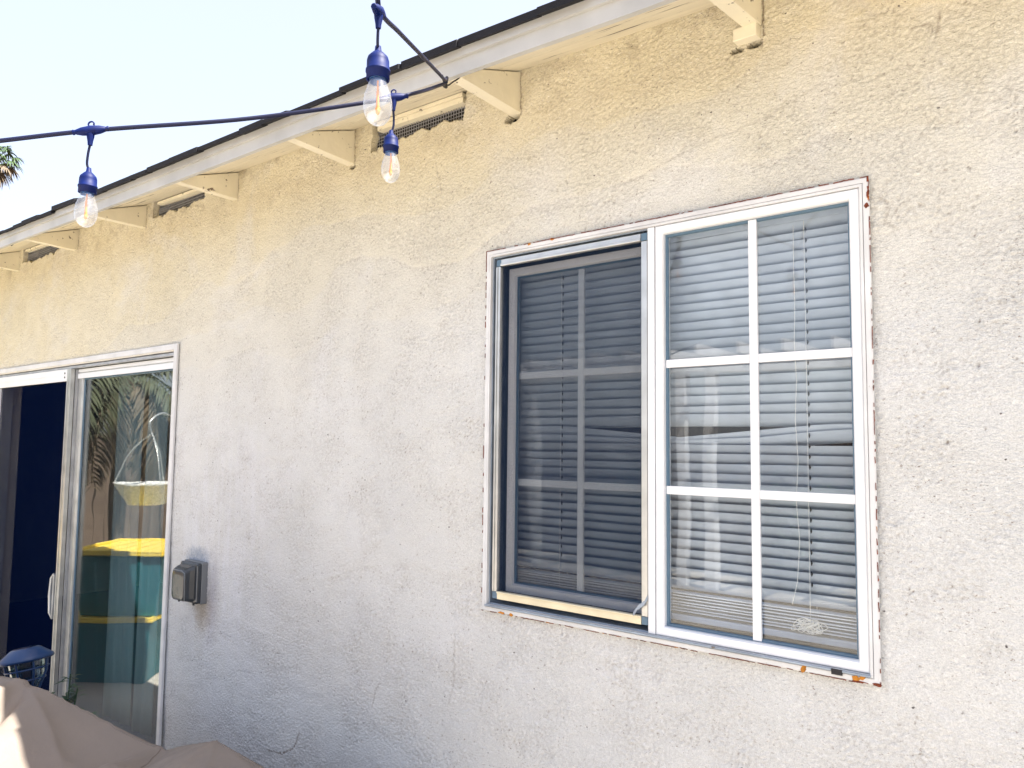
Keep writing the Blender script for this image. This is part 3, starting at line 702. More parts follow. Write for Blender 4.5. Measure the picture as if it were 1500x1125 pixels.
# fixed right panel
k = MB(); k.ring(-4.972, -3.748, DZ0+.05, 1.973, [(0, .030), (0, .060), (.055, .060), (.055, .050), (.050, .030)])
fp = bevel(fix_normals(k.build('door_panel', M_ALU, df_)), .001)
k = MB(); k.box(-4.97, -3.75, .022, .0295, 1.915, 1.945); k.box(-4.97, -3.75, .024, .0295, 1.952, 1.970); k.build('top_rail', M_WHITE, fp)
k = MB(); k.ring(-4.918, -3.802, DZ0+.10, 1.919, [(0, .040), (0, .046), (.012, .046), (.010, .040)]); k.build('gasket', M_GAS, fp)
pane(-4.915, -3.805, DZ0+.105, 1.916, .0465, fp, M_DGLASS)
# left screen door in the outer track
k = MB(); k.box(-5.042, -4.986, -.012, .012, DZ0+.06, 1.974); k.box(-5.030, -5.020, -.0155, -.0125, DZ0+.06, 1.90); 
sdm = bevel(k.build('screen_door', M_ALU, df_), .0015)
k = MB(); k.box(-6.24, -5.043, -.010, .010, 1.902, 1.974); k.box(-6.24, -5.043, -.0125, -.0105, 1.936, 1.940); k.box(-6.24, -6.18, -.012, .012, DZ0+.06, 1.900)
bevel(k.build('door_rail', M_WHITE, sdm), .0012)
for z in (1.925, 1.950): k = MB(); k.lathe([(0, -.0135), (.005, -.0135), (.005, -.0105)], (-5.075, 0, z), (0, 1, 0), 10); k.build('screw', M_BLK, sdm)
k = MB(); k.add([(-6.18, 0, DZ0+.06), (-5.043, 0, DZ0+.06), (-5.043, 0, 1.902), (-6.18, 0, 1.902)], [(0, 1, 2, 3)]); k.build('insect_screen', M_SCRD, sdm)
k = MB(); k.hexa([(-5.062, -.020, .50), (-5.043, -.020, .50), (-5.043, .004, .50), (-5.062, .004, .50), (-5.062, -.020, .76), (-5.043, -.020, .76), (-5.043, .004, .76), (-5.062, .004, .76)])
k.tube([(-5.075, -.010, .50), (-5.092, -.014, .53), (-5.096, -.016, .63), (-5.092, -.014, .73), (-5.075, -.010, .76)], [.004, .010, .012, .010, .004], 8)
bevel(k.build('handle', M_ALUD, sdm), .002)
k = MB(); k.box(-4.985, -4.974, .014, .06, DZ0+.06, 1.972); k.build('interlock', M_ALUD, df_)
# vertical blind
vb = thing('vertical_blind', 'beige vertical vane blind hanging inside the sliding door', 'blind', (-4.9, .25, 0))
k = MB(); k.box(-6.35, -3.6, .20, .25, 1.985, 2.02); k.build('headrail', M_VANE, vb)
rv = random.Random(12); x = -6.06
for x, ang in ((-4.80, 18), (-4.70, 20), (-4.60, 12), (-4.40, 25), (-4.31, 18), (-4.12, 55), (-4.02, 20), (-3.92, 16), (-3.80, 40)):
    m = MB(); a = R(ang); vs = []
    sway = rv.uniform(-.03, .03)
    for zi in range(9):
        z = 1.985-zi*(2.08/8); tw = a+.04*math.sin(zi*.8+x*9)
        for t in (-.5, -.25, 0, .25, .5):
            cv = .006*(1-(2*t)**2)
            vs.append((x+.089*t*math.cos(tw)+sway*(zi/8)**1.3, .225+.089*t*math.sin(tw)+cv, z))
    m.add(vs, [(i*5+j, i*5+j+1, (i+1)*5+j+1, (i+1)*5+j) for i in range(8) for j in range(4)], True)
    o = m.build('vane', M_VANE, vb); s = o.modifiers.new('s', 'SOLIDIFY'); s.thickness = .0015

# ------------------------------------------------------------------ outlet cover
ob = thing('outlet_cover', 'weathered grey plastic weatherproof outlet box on the stucco beside the sliding door', 'outlet box', (-3.455, 0, .9))
def loft(mb, secs, smooth=False, capf=True):   # sections (x0,x1,z0,z1,y,r)
    n = 0; vs = []
    for (x0, x1, z0, z1, y, r) in secs:
        ring = []
        for (cx, cz, a0) in ((x1-r, z1-r, 0), (x0+r, z1-r, 90), (x0+r, z0+r, 180), (x1-r, z0+r, 270)):
            for a in (0, 30, 60, 90): ring.append((cx+r*math.cos(R(a0+a)), y, cz+r*math.sin(R(a0+a))))
        n = len(ring); vs += ring
    fs = [(i*n+k, (i+1)*n+k, (i+1)*n+(k+1) % n, i*n+(k+1) % n) for i in range(len(secs)-1) for k in range(n)]
    if capf: fs.append(tuple((len(secs)-1)*n+k for k in range(n)))
    mb.add(vs, fs, smooth)
k = MB(); loft(k, [(-3.535, -3.368, .812, 1.000, .004, .008), (-3.535, -3.368, .812, 1.000, -.022, .008), (-3.533, -3.370, .814, .998, -.024, .008)])
bevel(fix_normals(k.build('base', M_BOXL, ob)), .001)
k = MB(); loft(k, [(-3.531, -3.372, .816, .996, -.0245, .008), (-3.531, -3.372, .816, .996, -.040, .010), (-3.527, -3.376, .820, .992, -.044, .012), (-3.526, -3.392, .822, .985, -.046, .014), (-3.524, -3.398, .826, .978, -.066, .016), (-3.520, -3.400, .830, .968, -.084, .018), (-3.512, -3.408, .838, .958, -.090, .018), (-3.50, -3.42, .85, .946, -.0915, .018)])
bevel(fix_normals(k.build('lid', M_BOX, ob)), .001)
k = MB(); k.tube([(-3.401, -.086, .835), (-3.399, -.088, .87), (-3.400, -.089, .91), (-3.404, -.087, .955), (-3.43, -.0885, .964), (-3.50, -.0885, .964)], .0022, 6)
k.tube([(-3.376, -.043, .826), (-3.376, -.043, .985)], .0025, 6)
k.build('rim', M_BOXL, ob)
for x in (-3.515, -3.385): k = MB(); k.tube([(x, -.05, .812), (x, -.05, .824)], .005, 8); k.build('hinge', M_BLK, ob)

# ------------------------------------------------------------------ string lights
def catm(P, n=8):
    P = [Vector(p) for p in P]; P = [P[0]*2-P[1]]+P+[P[-1]*2-P[-2]]
    return cat(P, n)+[P[-2]]
BULBPROF = [(.0125, 0), (.0135, -.006), (.0165, -.016), (.0200, -.027), (.0218, -.038), (.0222, -.046), (.0208, -.056), (.0170, -.065), (.0110, -.0715), (.0050, -.0745), (0, -.0752)]
def light_unit(root, T, dirc, top, tilt, scale=1.0):
    """moulded T on the cable at T, pendant lead down to the socket whose top is at `top`"""
    T = Vector(T); top = Vector(top); d = Vector(dirc).normalized(); ax = Vector(tilt).normalized()   # ax points down
    m = MB()
    m.tube([T-d*.036, T-d*.034, T-d*.030, T-d*.028, T-d*.018, T, T+d*.018, T+d*.028, T+d*.030, T+d*.034, T+d*.036], [.0045, .0060, .0045, .0055, .0085, .0105, .0085, .0055, .0045, .0060, .0045], 10)
    m.tube([T, T-Vector((0, 0, .014)), T-Vector((0, 0, .024)), T-Vector((0, 0, .032))], [.009, .0075, .0055, .0048], 10)
    ring = [T+Vector((0, 0, .014))+(d*math.cos(a)+Vector((0, 0, 1))*math.sin(a))*.0055 for a in np.linspace(-.5, math.pi+.5, 12)]
    m.tube(ring, .0018, 6)
    con = m.build('connector', M_SOCK, root)
    m = MB(); a = T-Vector((0, 0, .030)); sag = (top-a)
    m.tube(catm([a, a+sag*.33+d*.003, a+sag*.7+d*.004, top-ax*.004]), .0026, 8); m.build('lead', M_CBL, root)
    m = MB(); s = scale
    m.lathe([(0, -.010*s), (.0045*s, -.008*s), (.0055*s, 0), (.010*s, .004*s), (.0155*s, .010*s), (.0172*s, .016*s), (.0175*s, .030*s), (.0190*s, .0305*s), (.0190*s, .034*s), (.0178*s, .0345*s), (.0180*s, .046*s), (.0150*s, .047*s), (.0145*s, .036*s), (0, .034*s)], top, ax, 24)
    sk = m.build('socket', M_SOCK, root)
    m = MB(); b0 = top+ax*.042*s; m.lathe([(0, -.006), (.0125*s, -.005), (.0125*s, .006*s), (.0130*s, .008*s)], b0, ax, 20)
    for q in range(2): m.lathe([(.0125*s, .0+q*.003), (.0137*s, .001+q*.003), (.0125*s, .002+q*.003)], b0, ax, 20)
    bb = m.build('bulb', M_BASE, root)
    m = MB(); g0 = top+ax*.044*s
    outer = [(r*s, -h*s) for r, h in BULBPROF]; inner = [((r-.0008)*s if r > .001 else 0, (-h-(.0008 if h < -.06 else 0))*s) for r, h in BULBPROF]
    m.lathe(outer, g0, ax, 32)
    gl = m.build('bulb_glass', M_BULB, bb); fix_normals(gl)
    m = MB(); e = g0+ax*.050*s; side = d*.002
    m.tube([g0+ax*.004, g0+ax*.022*s+side*.5], .0018, 6); m.tube([g0+ax*.020*s+side*.5, e], [.0022, .0032], 8); m.lathe([(0, .046*s), (.0042*s, .048*s), (.0030*s, .056*s), (0, .059*s)], g0, ax, 8)
    m.build('filament', M_FIL, bb)
A_ = thing('string_lights', 'dark outdoor string lights with clear bulbs, looped through a hook under the eave', 'string lights', (-1.506, -.386, 2.569))
HK = Vector((-1.506, -.386, 2.569))
T1 = Vector((-1.040, -1.030, 2.318)); T2 = Vector((-1.369, -.708, 2.372)); T3 = Vector((-1.715, -1.238, 2.203)); TL = Vector((-1.694, -1.41, 2.139))
T2 = Vector((-1.372, -.700, 2.372))
m = MB()
m.tube(catm([(-.42, -1.50, 3.0), T1+Vector((.08, -.09, .17)), T1+Vector((.012, -.014, .018)), T1.lerp(HK, .04), T1.lerp(HK, .2), T1.lerp(HK, .4), T1.lerp(HK, .6), T1.lerp(HK, .8), T1.lerp(HK, .95), HK+Vector((.003, -.004, .010)), HK+Vector((-.004, 0, .004)), HK.lerp(T2, .12)+Vector((0, 0, -.003)), T2, T2.lerp(T3, .5)+Vector((0, 0, -.012)), T3, T3+(T3-T2).normalized()*.33+Vector((-.01, .0, .004)), T3+(T3-T2).normalized()*.9+Vector((-.06, -.0, .05)), (-2.2, -2.9, 2.3)], 10), .0047, 8)
m.build('cable', M_CBL, A_)
light_unit(A_, T1, (T1-HK), Vector((-1.052, -1.019, 2.252)), (.03, .0, -1), 1.16)
light_unit(A_, T2, (T2-T3), Vector((-1.374, -.703, 2.283)), (.01, 0, -1))
light_unit(A_, T3, (T3-T2), Vector((-1.722, -1.235, 2.116)), (-.03, 0, -1))
hk = MB()
hk.tube(catm([(-1.512, -.318, 2.622), (-1.512, -.335, 2.600), (-1.508, -.360, 2.580), (-1.505, -.384, 2.560), (-1.505, -.402, 2.566), (-1.505, -.406, 2.582)]), .0022, 8)
hk.lathe([(0, -.001), (.008, -.001), (.008, .002), (.0, .003)], (-1.505, -.395, 2.553), (.2, .5, 1), 10)
tag(hk.build('cup_hook', M_HOOK), 'dark metal hook under the eave carrying the looped light cable beside the long vent', 'hook')
B_ = thing('string_lights', 'thin black light cords knotted to a hook at the far left end of the eave', 'string lights', (-5.16, -.3, 2.70))
m = MB(); m.tube(catm([(-5.16, -.31, 2.700), (-5.3, -.33, 2.706), (-5.9, -.40, 2.73), (-7.2, -.6, 2.8)]), .005, 6)
m.tube(catm([(-5.16, -.31, 2.696), (-5.3, -.33, 2.69), (-5.9, -.42, 2.68), (-7.2, -.7, 2.66)]), .005, 6); m.build('cable', M_CBL, B_)
hk = MB(); hk.tube(catm([(-5.10, -.30, 2.745), (-5.11, -.30, 2.72), (-5.16, -.31, 2.700), (-5.13, -.32, 2.68), (-5.08, -.32, 2.69), (-5.09, -.31, 2.705)]), .0035, 6)
tag(hk.build('cup_hook', M_BLK), 'small black open hook at the far left end of the eave', 'hook')

# ------------------------------------------------------------------ furniture cover
def tarp():
    C = [(-4.0, -.80, .55), (-3.62, -.76, .61), (-3.40, -.715, .626), (-2.80, -.46, .462), (-2.46, -.452, .568), (-2.15, -.44, .545), (-1.7, -.44, .40),
         (-3.3, -1.05, .50), (-3.0, -1.0, .44), (-2.9, -.80, .40), (-2.62, -.75, .45), (-2.35, -.75, .47), (-2.1, -.75, .46), (-1.6, -.8, .36),
         (-3.9, -1.3, .62), (-3.3, -1.40, .68), (-2.75, -1.20, .64), (-2.5, -1.45, .62), (-2.2, -1.1, .42), (-1.8, -1.3, .35), (-3.1, -.80, .50), (-3.22, -.98, .56)]
    P = np.array(C); n_ = len(P)
    d = np.sqrt(((P[:, None, :2]-P[None, :, :2])**2).sum(-1)+1e-4); A = np.zeros((n_+3, n_+3)); A[:n_, :n_] = d; A[:n_, n_] = 1; A[:n_, n_+1:] = P[:, :2]; A[n_, :n_] = 1; A[n_+1:, :n_] = P[:, :2].T
    wgt = np.linalg.solve(A, np.concatenate([P[:, 2], [0, 0, 0]]))
    def H(x, y): 
        r = np.sqrt((x[..., None]-P[:, 0])**2+(y[..., None]-P[:, 1])**2+1e-4); return r@wgt[:n_]+wgt[n_]+wgt[n_+1]*x+wgt[n_+2]*y
    nu, nv = 260, 150; u = np.linspace(-4.0, -1.6, nu); v = np.linspace(0, 1, nv)
    yb = np.interp(u, [-4.0, -3.40, -2.80, -2.46, -2.15, -1.6], [-.82, -.715, -.46, -.452, -.44, -.44])
    X = np.repeat(u[None], nv, 0); Y = yb[None]+(-1.62-yb[None])*v[:, None]
    Z = H(X, Y)
    zr = np.interp(u, [-4.0, -3.62, -3.40, -2.80, -2.46, -2.15, -1.6], [.55, .612, .626, .455, .560, .535, .40])
    Z = Z+(zr-Z[0])[None]*np.exp(-v[:, None]*5)
    Z += .007*np.sin(9*X+14*Y+2*np.sin(5*Y))*np.clip(v[:, None]*4, 0, 1) + .004*np.sin(31*X-12*Y+3*np.sin(4*X))*np.clip(v[:, None]*3, 0, 1)
    th = np.arctan2(Y+.72, X+3.40); rad = np.hypot(X+3.40, Y+.72); fold = np.clip(rad/.5, 0, 1)*np.clip(1.6-rad, 0, 1)
    Z += fold*(.030*(1-np.abs(np.sin(th*4.5+.7*rad)))**2-.010)
    th = np.arctan2(Y+.455, X+2.46); rad = np.hypot(X+2.46, Y+.455); fold = np.clip(rad/.35, 0, 1)*np.clip(1.0-rad, 0, 1)
    Z += fold*(.022*(1-np.abs(np.sin(th*5+.4)))**2-.007)
    # long drape folds falling from the left peak
    for (x0, y0, x1, y1, amp, wd) in ((-3.40, -.72, -2.86, -1.4, -.13, .045), (-3.40, -.72, -3.12, -1.5, .09, .05), (-2.46, -.455, -2.5, -1.4, .03, .04), (-2.80, -.46, -2.2, -1.2, -.035, .05), (-2.80, -.46, -2.75, -1.3, .03, .03)):
        dx, dy = x1-x0, y1-y0; L2 = dx*dx+dy*dy; t = np.clip(((X-x0)*dx+(Y-y0)*dy)/L2, 0, 1)
        dist = np.hypot(X-x0-t*dx, Y-y0-t*dy); Z += amp*np.exp(-(dist/wd)**2)*np.sin(np.clip(t*1.2, 0, 1)*math.pi)**.5
    # skirts all round
    rows = [(X[0]+0*u, Y[0]+.035*k**.7+.012*np.sin(u*14+k), Z[0]-(Z[0]-GZ-.02)*(k/8)**1.0) for k in range(8, 0, -1)]
    Xs = np.concatenate([np.array([r[0] for r in rows]), X]); Ys = np.concatenate([np.array([r[1] for r in rows]), Y]); Zs = np.concatenate([np.array([r[2] for r in rows]), Z])
    fr = [(X[-1], Y[-1]-.02*k-.01*np.sin(u*17+k), Z[-1]-(Z[-1]-GZ-.02)*(k/8)) for k in range(1, 9)]
    Xs = np.concatenate([Xs, np.array([r[0] for r in fr])]); Ys = np.concatenate([Ys, np.array([r[1] for r in fr])]); Zs = np.concatenate([Zs, np.array([r[2] for r in fr])])
    for side in (0, 1):
        j = 0 if side == 0 else -1; sgn = -1 if side == 0 else 1
        cols = [(Xs[:, j]+sgn*.02*k, Ys[:, j], Zs[:, j]-(Zs[:, j]-GZ-.02)*(k/6)) for k in range(1, 7)]
        cx = np.stack([c[0] for c in cols], 1); cy = np.stack([c[1] for c in cols], 1); cz = np.stack([c[2] for c in cols], 1)
        if side == 0: Xs = np.concatenate([cx[:, ::-1], Xs], 1); Ys = np.concatenate([cy[:, ::-1], Ys], 1); Zs = np.concatenate([cz[:, ::-1], Zs], 1)
        else: Xs = np.concatenate([Xs, cx], 1); Ys = np.concatenate([Ys, cy], 1); Zs = np.concatenate([Zs, cz], 1)
    ny, nx = Xs.shape; m = MB()
    V = np.stack([Xs, Ys, Zs], -1).reshape(-1, 3).tolist()
    m.add(V, [(i*nx+j, i*nx+j+1, (i+1)*nx+j+1, (i+1)*nx+j) for i in range(ny-1) for j in range(nx-1)], True)
    o = m.build('furniture_cover', M_TARP); s = o.modifiers.new('s', 'SOLIDIFY'); s.thickness = .002
    tag(o, 'taupe cloth cover draped in folds over patio furniture at the lower left', 'cover')
    # stitched seams standing proud of the cloth
    for pl_ in (((-3.40, -.72), (-3.1, -.59), (-2.80, -.468)), ((-2.80, -.47), (-2.62, -.80), (-2.45, -1.15), (-2.3, -1.5)), ((-2.46, -.455), (-2.15, -.455), (-1.75, -.455))):
        P_ = []
        for (a, b) in zip(pl_[:-1], pl_[1:]):
            for k in range(14):
                x = a[0]+(b[0]-a[0])*k/14; y = a[1]+(b[1]-a[1])*k/14; ju = int(np.argmin(abs(u-x))); jv = int(np.argmin(abs(Y[:, ju]-y))); P_.append((u[ju], Y[jv, ju], Z[jv, ju]+.001))
        sm = MB(); sm.tube(P_, .0035, 6); sm.build('seam', M_TARP, o)
    return H
TH = tarp()

# ------------------------------------------------------------------ path light and potted plant by the door
pl = thing('path_light', 'navy blue tilted solar path light standing in the plants by the sliding door', 'path light', (-3.86, -.53, GZ))
c0 = Vector((-3.875, -.55, .590)); axp = Vector((.18, -.10, 1)).normalized()
axp = Vector((-.20, -.06, 1)).normalized()
m = MB(); m.lathe([(.0, .044), (.052, .044), (.060, .040), (.104, .006), (.110, -.006), (.102, -.012), (.06, -.014), (0, -.014)], c0, axp, 28); m.build('cap', M_NAVY, pl)
a_ = axp.orthogonal().normalized(); b_ = axp.cross(a_)
m = MB(); cc = c0+axp*.045
m.hexa([cc+a_*sx*.034+b_*sy*.034 for sx, sy in ((-1, -1), (1, -1), (1, 1), (-1, 1))]+[cc+axp*.003+a_*sx*.034+b_*sy*.034 for sx, sy in ((-1, -1), (1, -1), (1, 1), (-1, 1))]); m.build('solar_panel', M_PV, pl)
m = MB()
for q in range(8):
    t = q*math.pi/4; d_ = a_*math.cos(t)+b_*math.sin(t); m.tube([c0-axp*.012+d_*.086, c0-axp*.065+d_*.078, c0-axp*.14+d_*.040], .005, 6)
for (h, r_) in ((.045, .083), (.09, .068)): m.tube([c0-axp*h+(a_*math.cos(t)+b_*math.sin(t))*r_ for t in np.linspace(0, 2*math.pi, 25)], .004, 6)
m.tube([c0-axp*.14, c0-axp*.5, c0-axp*.62], [.030, .012, .010], 10); m.build('cage', M_NAVY, pl)
m = MB(); m.lathe([(.070, -.016), (.064, -.07), (.034, -.135), (0, -.136)], c0, axp, 24); m.build('lens', glass_mat('ribbed_lens', (.6, .75, .8), .15, .12, False), pl)
pp = thing('potted_plant', 'dark green leafy plant in a pot between the sliding door and the cover', 'plant', (-3.70, -.40, GZ))
m = MB(); m.lathe([(0, 0), (.14, 0), (.19, .34), (.205, .34), (.205, .38), (.185, .38), (.175, .33), (0, .33)], (-3.72, -.42, GZ), (0, 0, 1), 28); m.build('pot', M_POT, pp)
def leaf(mb, p, d, L, W, droop=.3, fold=.15, n_=5):
    p = Vector(p); d = Vector(d).normalized(); side = d.cross(Vector((0, 0, 1)));
    side = side.normalized() if side.length > .01 else Vector((1, 0, 0)); vs = []
    upv = side.cross(d)
    for i in range(n_+1):
        t = i/n_; w_ = W*math.sin(math.pi*min(1, t*.92+.06))**.8
        c = p+d*L*t-Vector((0, 0, 1))*droop*L*t*t
        vs += [c-side*w_+upv*fold*w_, c, c+side*w_+upv*fold*w_]
    mb.add(vs, [(i*3+j, i*3+j+1, i*3+j+4, i*3+j+3) for i in range(n_) for j in (0, 1)], True)
m = MB(); rl = random.Random(21)
for sx, sy, hh, cnt in ((-3.60, -.40, .38, 26), (-3.68, -.47, .40, 22), (-3.82, -.40, .44, 30), (-3.55, -.34, .30, 22), (-3.95, -.58, .50, 22)):
    for st_ in range(3):
        bx, by = sx+rl.uniform(-.04, .04), sy+rl.uniform(-.04, .04); top = Vector((bx+rl.uniform(-.05, .05), by+rl.uniform(-.05, .05), hh+rl.uniform(-.06, .06)))
        base = Vector((-3.72+(bx+3.72)*.6, -.42+(by+.42)*.6, GZ+.3)); m.tube([base, base.lerp(top, .5)+Vector((rl.uniform(-.02, .02), 0, 0)), top], .004, 5)
        for q in range(cnt):
            t = rl.uniform(.35, 1); a = rl.uniform(0, 2*math.pi); p = base.lerp(top, t)
            leaf(m, p, (math.cos(a), math.sin(a), rl.uniform(.2, .9)), rl.uniform(.04, .075), rl.uniform(.007, .012), .3, .3, 3)
m.build('foliage', M_PLANT, pp)

# ------------------------------------------------------------------ things on the patio seen as reflections in the glass
def tote(z0, cx, cy, rot, label, H_=.50):
    t = thing('storage_tote', label, 'storage tote', (cx, cy, z0), 'storage totes stacked on the patio')
    c, s = math.cos(rot), math.sin(rot)
    def tr2(m):
        m.v = [(cx+x*c-y*s, cy+x*s+y*c, z0+z) for x, y, z in m.v]; return m
    m = MB(); a, b = .30, .30; e, f = .36, .37
    m.hexa([(-a, -b, 0), (a, -b, 0), (a, b, 0), (-a, b, 0), (-e, -f, H_-.03), (e, -f, H_-.03), (e, f, H_-.03), (-e, f, H_-.03)])
    for x in (-.18, -.06, .06, .18):
        for sy in (-1, 1): m.hexa([(x-.02, sy*(b+.01), .04), (x+.02, sy*(b+.01), .04), (x+.02, sy*b*.9, .04), (x-.02, sy*b*.9, .04), (x-.02, sy*(f+.004), H_-.08), (x+.02, sy*(f+.004), H_-.08), (x+.02, sy*f*.9, H_-.08), (x-.02, sy*f*.9, H_-.08)])
    m.box(-e-.01, e+.01, -f-.01, f+.01, H_-.055, H_-.034)
    bevel(tr2(m).build('body', M_TOTE, t), .008)
    m = MB(); m.box(-.385, .385, -.395, .395, H_-.030, H_-.012)
    for y in (-.382, .382): m.box(-.37, .37, y-.012, y+.012, H_-.0115, H_+.008)
    for x in (-.37, .37): m.box(x-.012, x+.012, -.369, .369, H_-.0115, H_+.008)
    for x in (-.24, -.12, 0, .12, .24): m.box(x-.04, x+.04, -.34, .34, H_-.0115, H_-.004)
    bevel(tr2(m).build('lid', M_YEL, t), .004)
    for x in (-1, 1):
        m = MB(); m.box(x*.392-.012, x*.392+.012, -.06, .06, H_-.07, H_-.005); bevel(tr2(m).build('latch', M_YEL, t), .004)
    return t
tote(GZ, -6.48, -.97, R(-41), 'teal tote with yellow lid at the bottom of the stack reflected in the door')
tote(GZ+.502, -6.40, -1.03, R(-38), 'teal tote with yellow lid on top of the stack reflected in the door')
def frond(mb, base, az, L, droop, dens=26, lw=.014, ll=.26, up0=.5, rnd=None):
    pts = []; d = Vector((math.cos(az), math.sin(az), up0)).normalized(); p = Vector(base)
    n_ = 16
    for i in range(n_+1):
        pts.append(p.copy()); p = p+d*(L/n_); d = (d+Vector((0, 0, -droop/n_*(1+i/n_)))).normalized()
    mb.tube(pts, [.012*(1-i/n_)+.003 for i in range(n_+1)], 5)
    for k in range(dens):
        t = .15+.85*k/dens; i = min(n_-1, int(t*n_)); c = pts[i].lerp(pts[i+1], t*n_-i); dd = (pts[i+1]-pts[i]).normalized()
        s = dd.cross(Vector((0, 0, 1))).normalized()
        for sg in (-1, 1):
            leaf(mb, c, s*sg+dd*.7+Vector((0, 0, rnd.uniform(-.3, .1))), ll*math.sin(math.pi*(t*.85+.12))**.6*rnd.uniform(.8, 1.1), lw, .55, .1, 3)
pa = thing('potted_palm', 'green and brown feather palm with drooping fronds, reflected in the top of the door glass', 'palm', (-8.5, -1.75, GZ))
m = MB(); m.tube([(-8.5, -1.75, GZ), (-8.48, -1.74, 1.0), (-8.5, -1.76, 2.2)], [.11, .08, .09], 12); m.build('trunk', M_TRUNK, pa)
rp = random.Random(6); m = MB()
for k in range(18): frond(m, (-8.5, -1.76, 2.2), k*2.4+rp.random(), rp.uniform(1.2, 1.7), rp.uniform(1.6, 2.6), up0=rp.uniform(.2, 1.2), rnd=rp)
m.build('fronds', M_FROND, pa)
m = MB()
for k in range(18): frond(m, (-8.5, -1.76, 2.12), k*1.9+rp.random(), rp.uniform(1.0, 1.4), rp.uniform(3, 4.5), up0=rp.uniform(-.1, .4), rnd=rp, lw=.02)
m.build('dead_fronds', M_DRY, pa)
hb = thing('hanging_basket', 'white woven basket on a shepherd hook, reflected in the middle of the door glass', 'basket', (-6.9, -1.35, GZ))
m = MB(); m.lathe([(0, .98), (.16, .99), (.26, 1.16), (.27, 1.18), (.25, 1.18), (.15, 1.02), (0, 1.0)], (-6.9, -1.30, 0), (0, 0, 1), 24); m.build('bowl', M_BASK, hb)
m = MB()
for t in (0, 2.1, 4.2): m.tube(catm([(-6.9+.26*math.cos(t), -1.30+.26*math.sin(t), 1.17), (-6.9+.14*math.cos(t), -1.3+.14*math.sin(t), 1.45), (-6.9, -1.3, 1.62)]), .006, 6)
m.tube(catm([(-6.9, -1.30, 1.60), (-6.9, -1.28, 1.72), (-6.95, -1.45, 1.80), (-7.05, -1.62, 1.70), (-7.08, -1.66, 1.4), (-7.08, -1.66, GZ)]), .009, 8); m.build('hook', M_ALU, hb)
def fence(x0, y0, x1, y1, label, H_=1.9):
    t = thing('fence', label, 'fence', ((x0+x1)/2, (y0+y1)/2, GZ)); d = Vector((x1-x0, y1-y0, 0)); L = d.length; d /= L; n_ = Vector((-d.y, d.x, 0)); rr_ = random.Random(int(L*10))
    m = MB(); s = 0
    while s < L-.02:
        w_ = .14; a = Vector((x0, y0, GZ+.05))+d*s; b = a+d*(w_-.006); h = H_+rr_.uniform(-.01, .01); o = n_*rr_.uniform(-.003, .003)
        m.hexa([a+o, b+o, b+o+n_*.02, a+o+n_*.02]+[q+Vector((0, 0, h)) for q in (a+o, b+o, b+o+n_*.02, a+o+n_*.02)]); s += w_
    m.build('boards', M_FENCE, t); s = 0
    while s <= L:
        a = Vector((x0, y0, GZ))+d*s; m = MB(); m.box(-.05, .05, -.05, .05, 0, H_+.05)
        m.v = [tuple(a+d*x-n_*(.056-y)+Vector((0, 0, z))) for x, y, z in m.v]; m.build('post', M_FENCE, t); s += 2.4
fence(-12.4, -9, -12.4, 5.5, 'brown board fence at the far left end of the patio')
fence(8, -9.1, -12.3, -9.1, 'brown board fence along the back of the patio')
pg = thing('pergola', 'white painted pergola with square posts across the patio, reflected in the window', 'pergola', (-4.0, -7.8, GZ))
for x in (-7.6, -5.0, -4.6, -2.4, .4):
    m = MB(); m.box(x-.07, x+.07, -7.87, -7.73, GZ, 2.55); bevel(m.build('post', M_WHITE, pg), .006)
m = MB(); m.box(-8.0, .9, -7.88, -7.72, 2.551, 2.72); bevel(m.build('beam', M_WHITE, pg), .006)
m = MB()
for k in range(16): m.box(-7.9+k*.56, -7.86+k*.56, -8.9, -7.2, 2.721, 2.86)
m.build('slats', M_WHITE, pg)
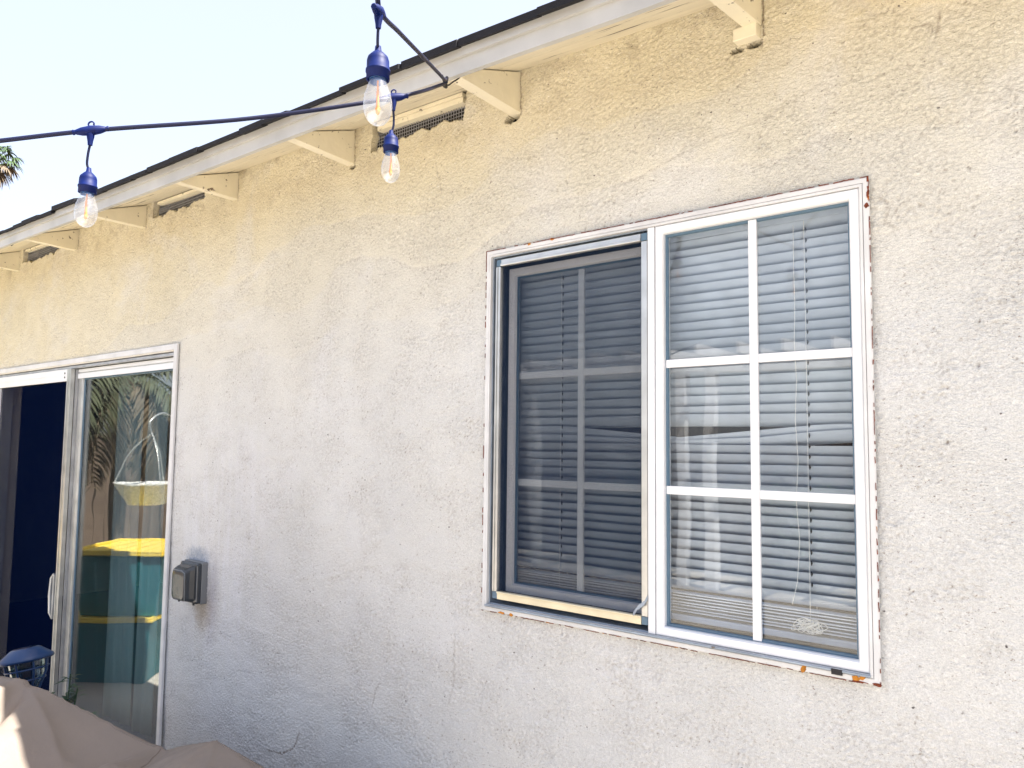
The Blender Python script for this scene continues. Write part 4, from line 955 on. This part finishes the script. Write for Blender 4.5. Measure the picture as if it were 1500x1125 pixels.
# shrubs by the back fence
def shrub(x, y, r, label, seed):
    t = thing('shrub', label, 'shrub', (x, y, GZ), 'shrubs along the back fence'); rq = random.Random(seed); m = MB()
    for k in range(7): m.tube([(x, y, GZ), (x+rq.uniform(-r, r)*.5, y+rq.uniform(-r, r)*.4, GZ+r), (x+rq.uniform(-r, r)*.9, y+rq.uniform(-r, r)*.6, GZ+1.7*r)], [.02, .012, .005], 5)
    m.build('stem', M_TRUNK, t); m = MB()
    for k in range(1500):
        a = rq.uniform(0, 6.28); ph = rq.uniform(-1, 1); q = rq.random()**.4*r*(1+.25*math.sin(a*3+seed)); p = Vector((x+q*math.cos(a)*math.sqrt(1-ph*ph), y+.7*q*math.sin(a)*math.sqrt(1-ph*ph), GZ+r*1.1+q*ph))
        leaf(m, p, (rq.uniform(-1, 1), rq.uniform(-1, 1), rq.uniform(-.4, 1)), .09, .02, .3, .2, 2)
    m.build('foliage', M_LEAF, t)
for i, (x, lb) in enumerate(((-6.5, 'round green shrub left of the pergola posts'), (-3.5, 'round green shrub between the middle pergola posts'), (-1.0, 'round green shrub right of the pergola posts'))): shrub(x, -8.5, .75, lb, i)

# ------------------------------------------------------------------ distant fan palm on the far left
DIST = 46.0; ddir = (fw*1141.9+r2*(-4-750)+u2*(562.5-234))/1141.9
crown = Vector((0, -1.9, 1.55))+ddir*DIST
fp_ = thing('palm_tree', 'distant tall fan palm at the left edge against the pale sky', 'palm tree', (crown.x, crown.y, GZ))
m = MB(); m.tube([(crown.x+.3, crown.y, GZ), (crown.x+.12, crown.y, crown.z*.5), tuple(crown+Vector((0, 0, -.4)))], [.32, .24, .2], 12); m.build('trunk', M_TRUNK, fp_)
def fan(mb, base, d, Ls, r, rnd):
    d = Vector(d).normalized(); hub = base+d*Ls; mb.tube([base, (base+hub)/2+Vector((0, 0, .05)), hub], .018, 5)
    side = d.cross(Vector((0, 0, 1))).normalized(); 
    for k in range(15):
        a = (k/14-.5)*3.6; q = d*math.cos(a)+side*math.sin(a)+Vector((0, 0, .1)); leaf(mb, hub, q, r*rnd.uniform(.75, 1.05), .045, .55+rnd.random()*.4, .3, 4)
rp = random.Random(31); mg = MB(); md = MB()
for k in range(28):
    a = k*2.39996; el = 1.25-2.3*(k/27)
    d = Vector((math.cos(a)*math.cos(el), math.sin(a)*math.cos(el), math.sin(el)))
    (fan(mg if el > -.35 else md, crown, d, rp.uniform(.6, .95), rp.uniform(.55, .8), rp))
mg.build('crown', M_LEAF, fp_); md.build('dead_fronds', M_DRY, fp_)
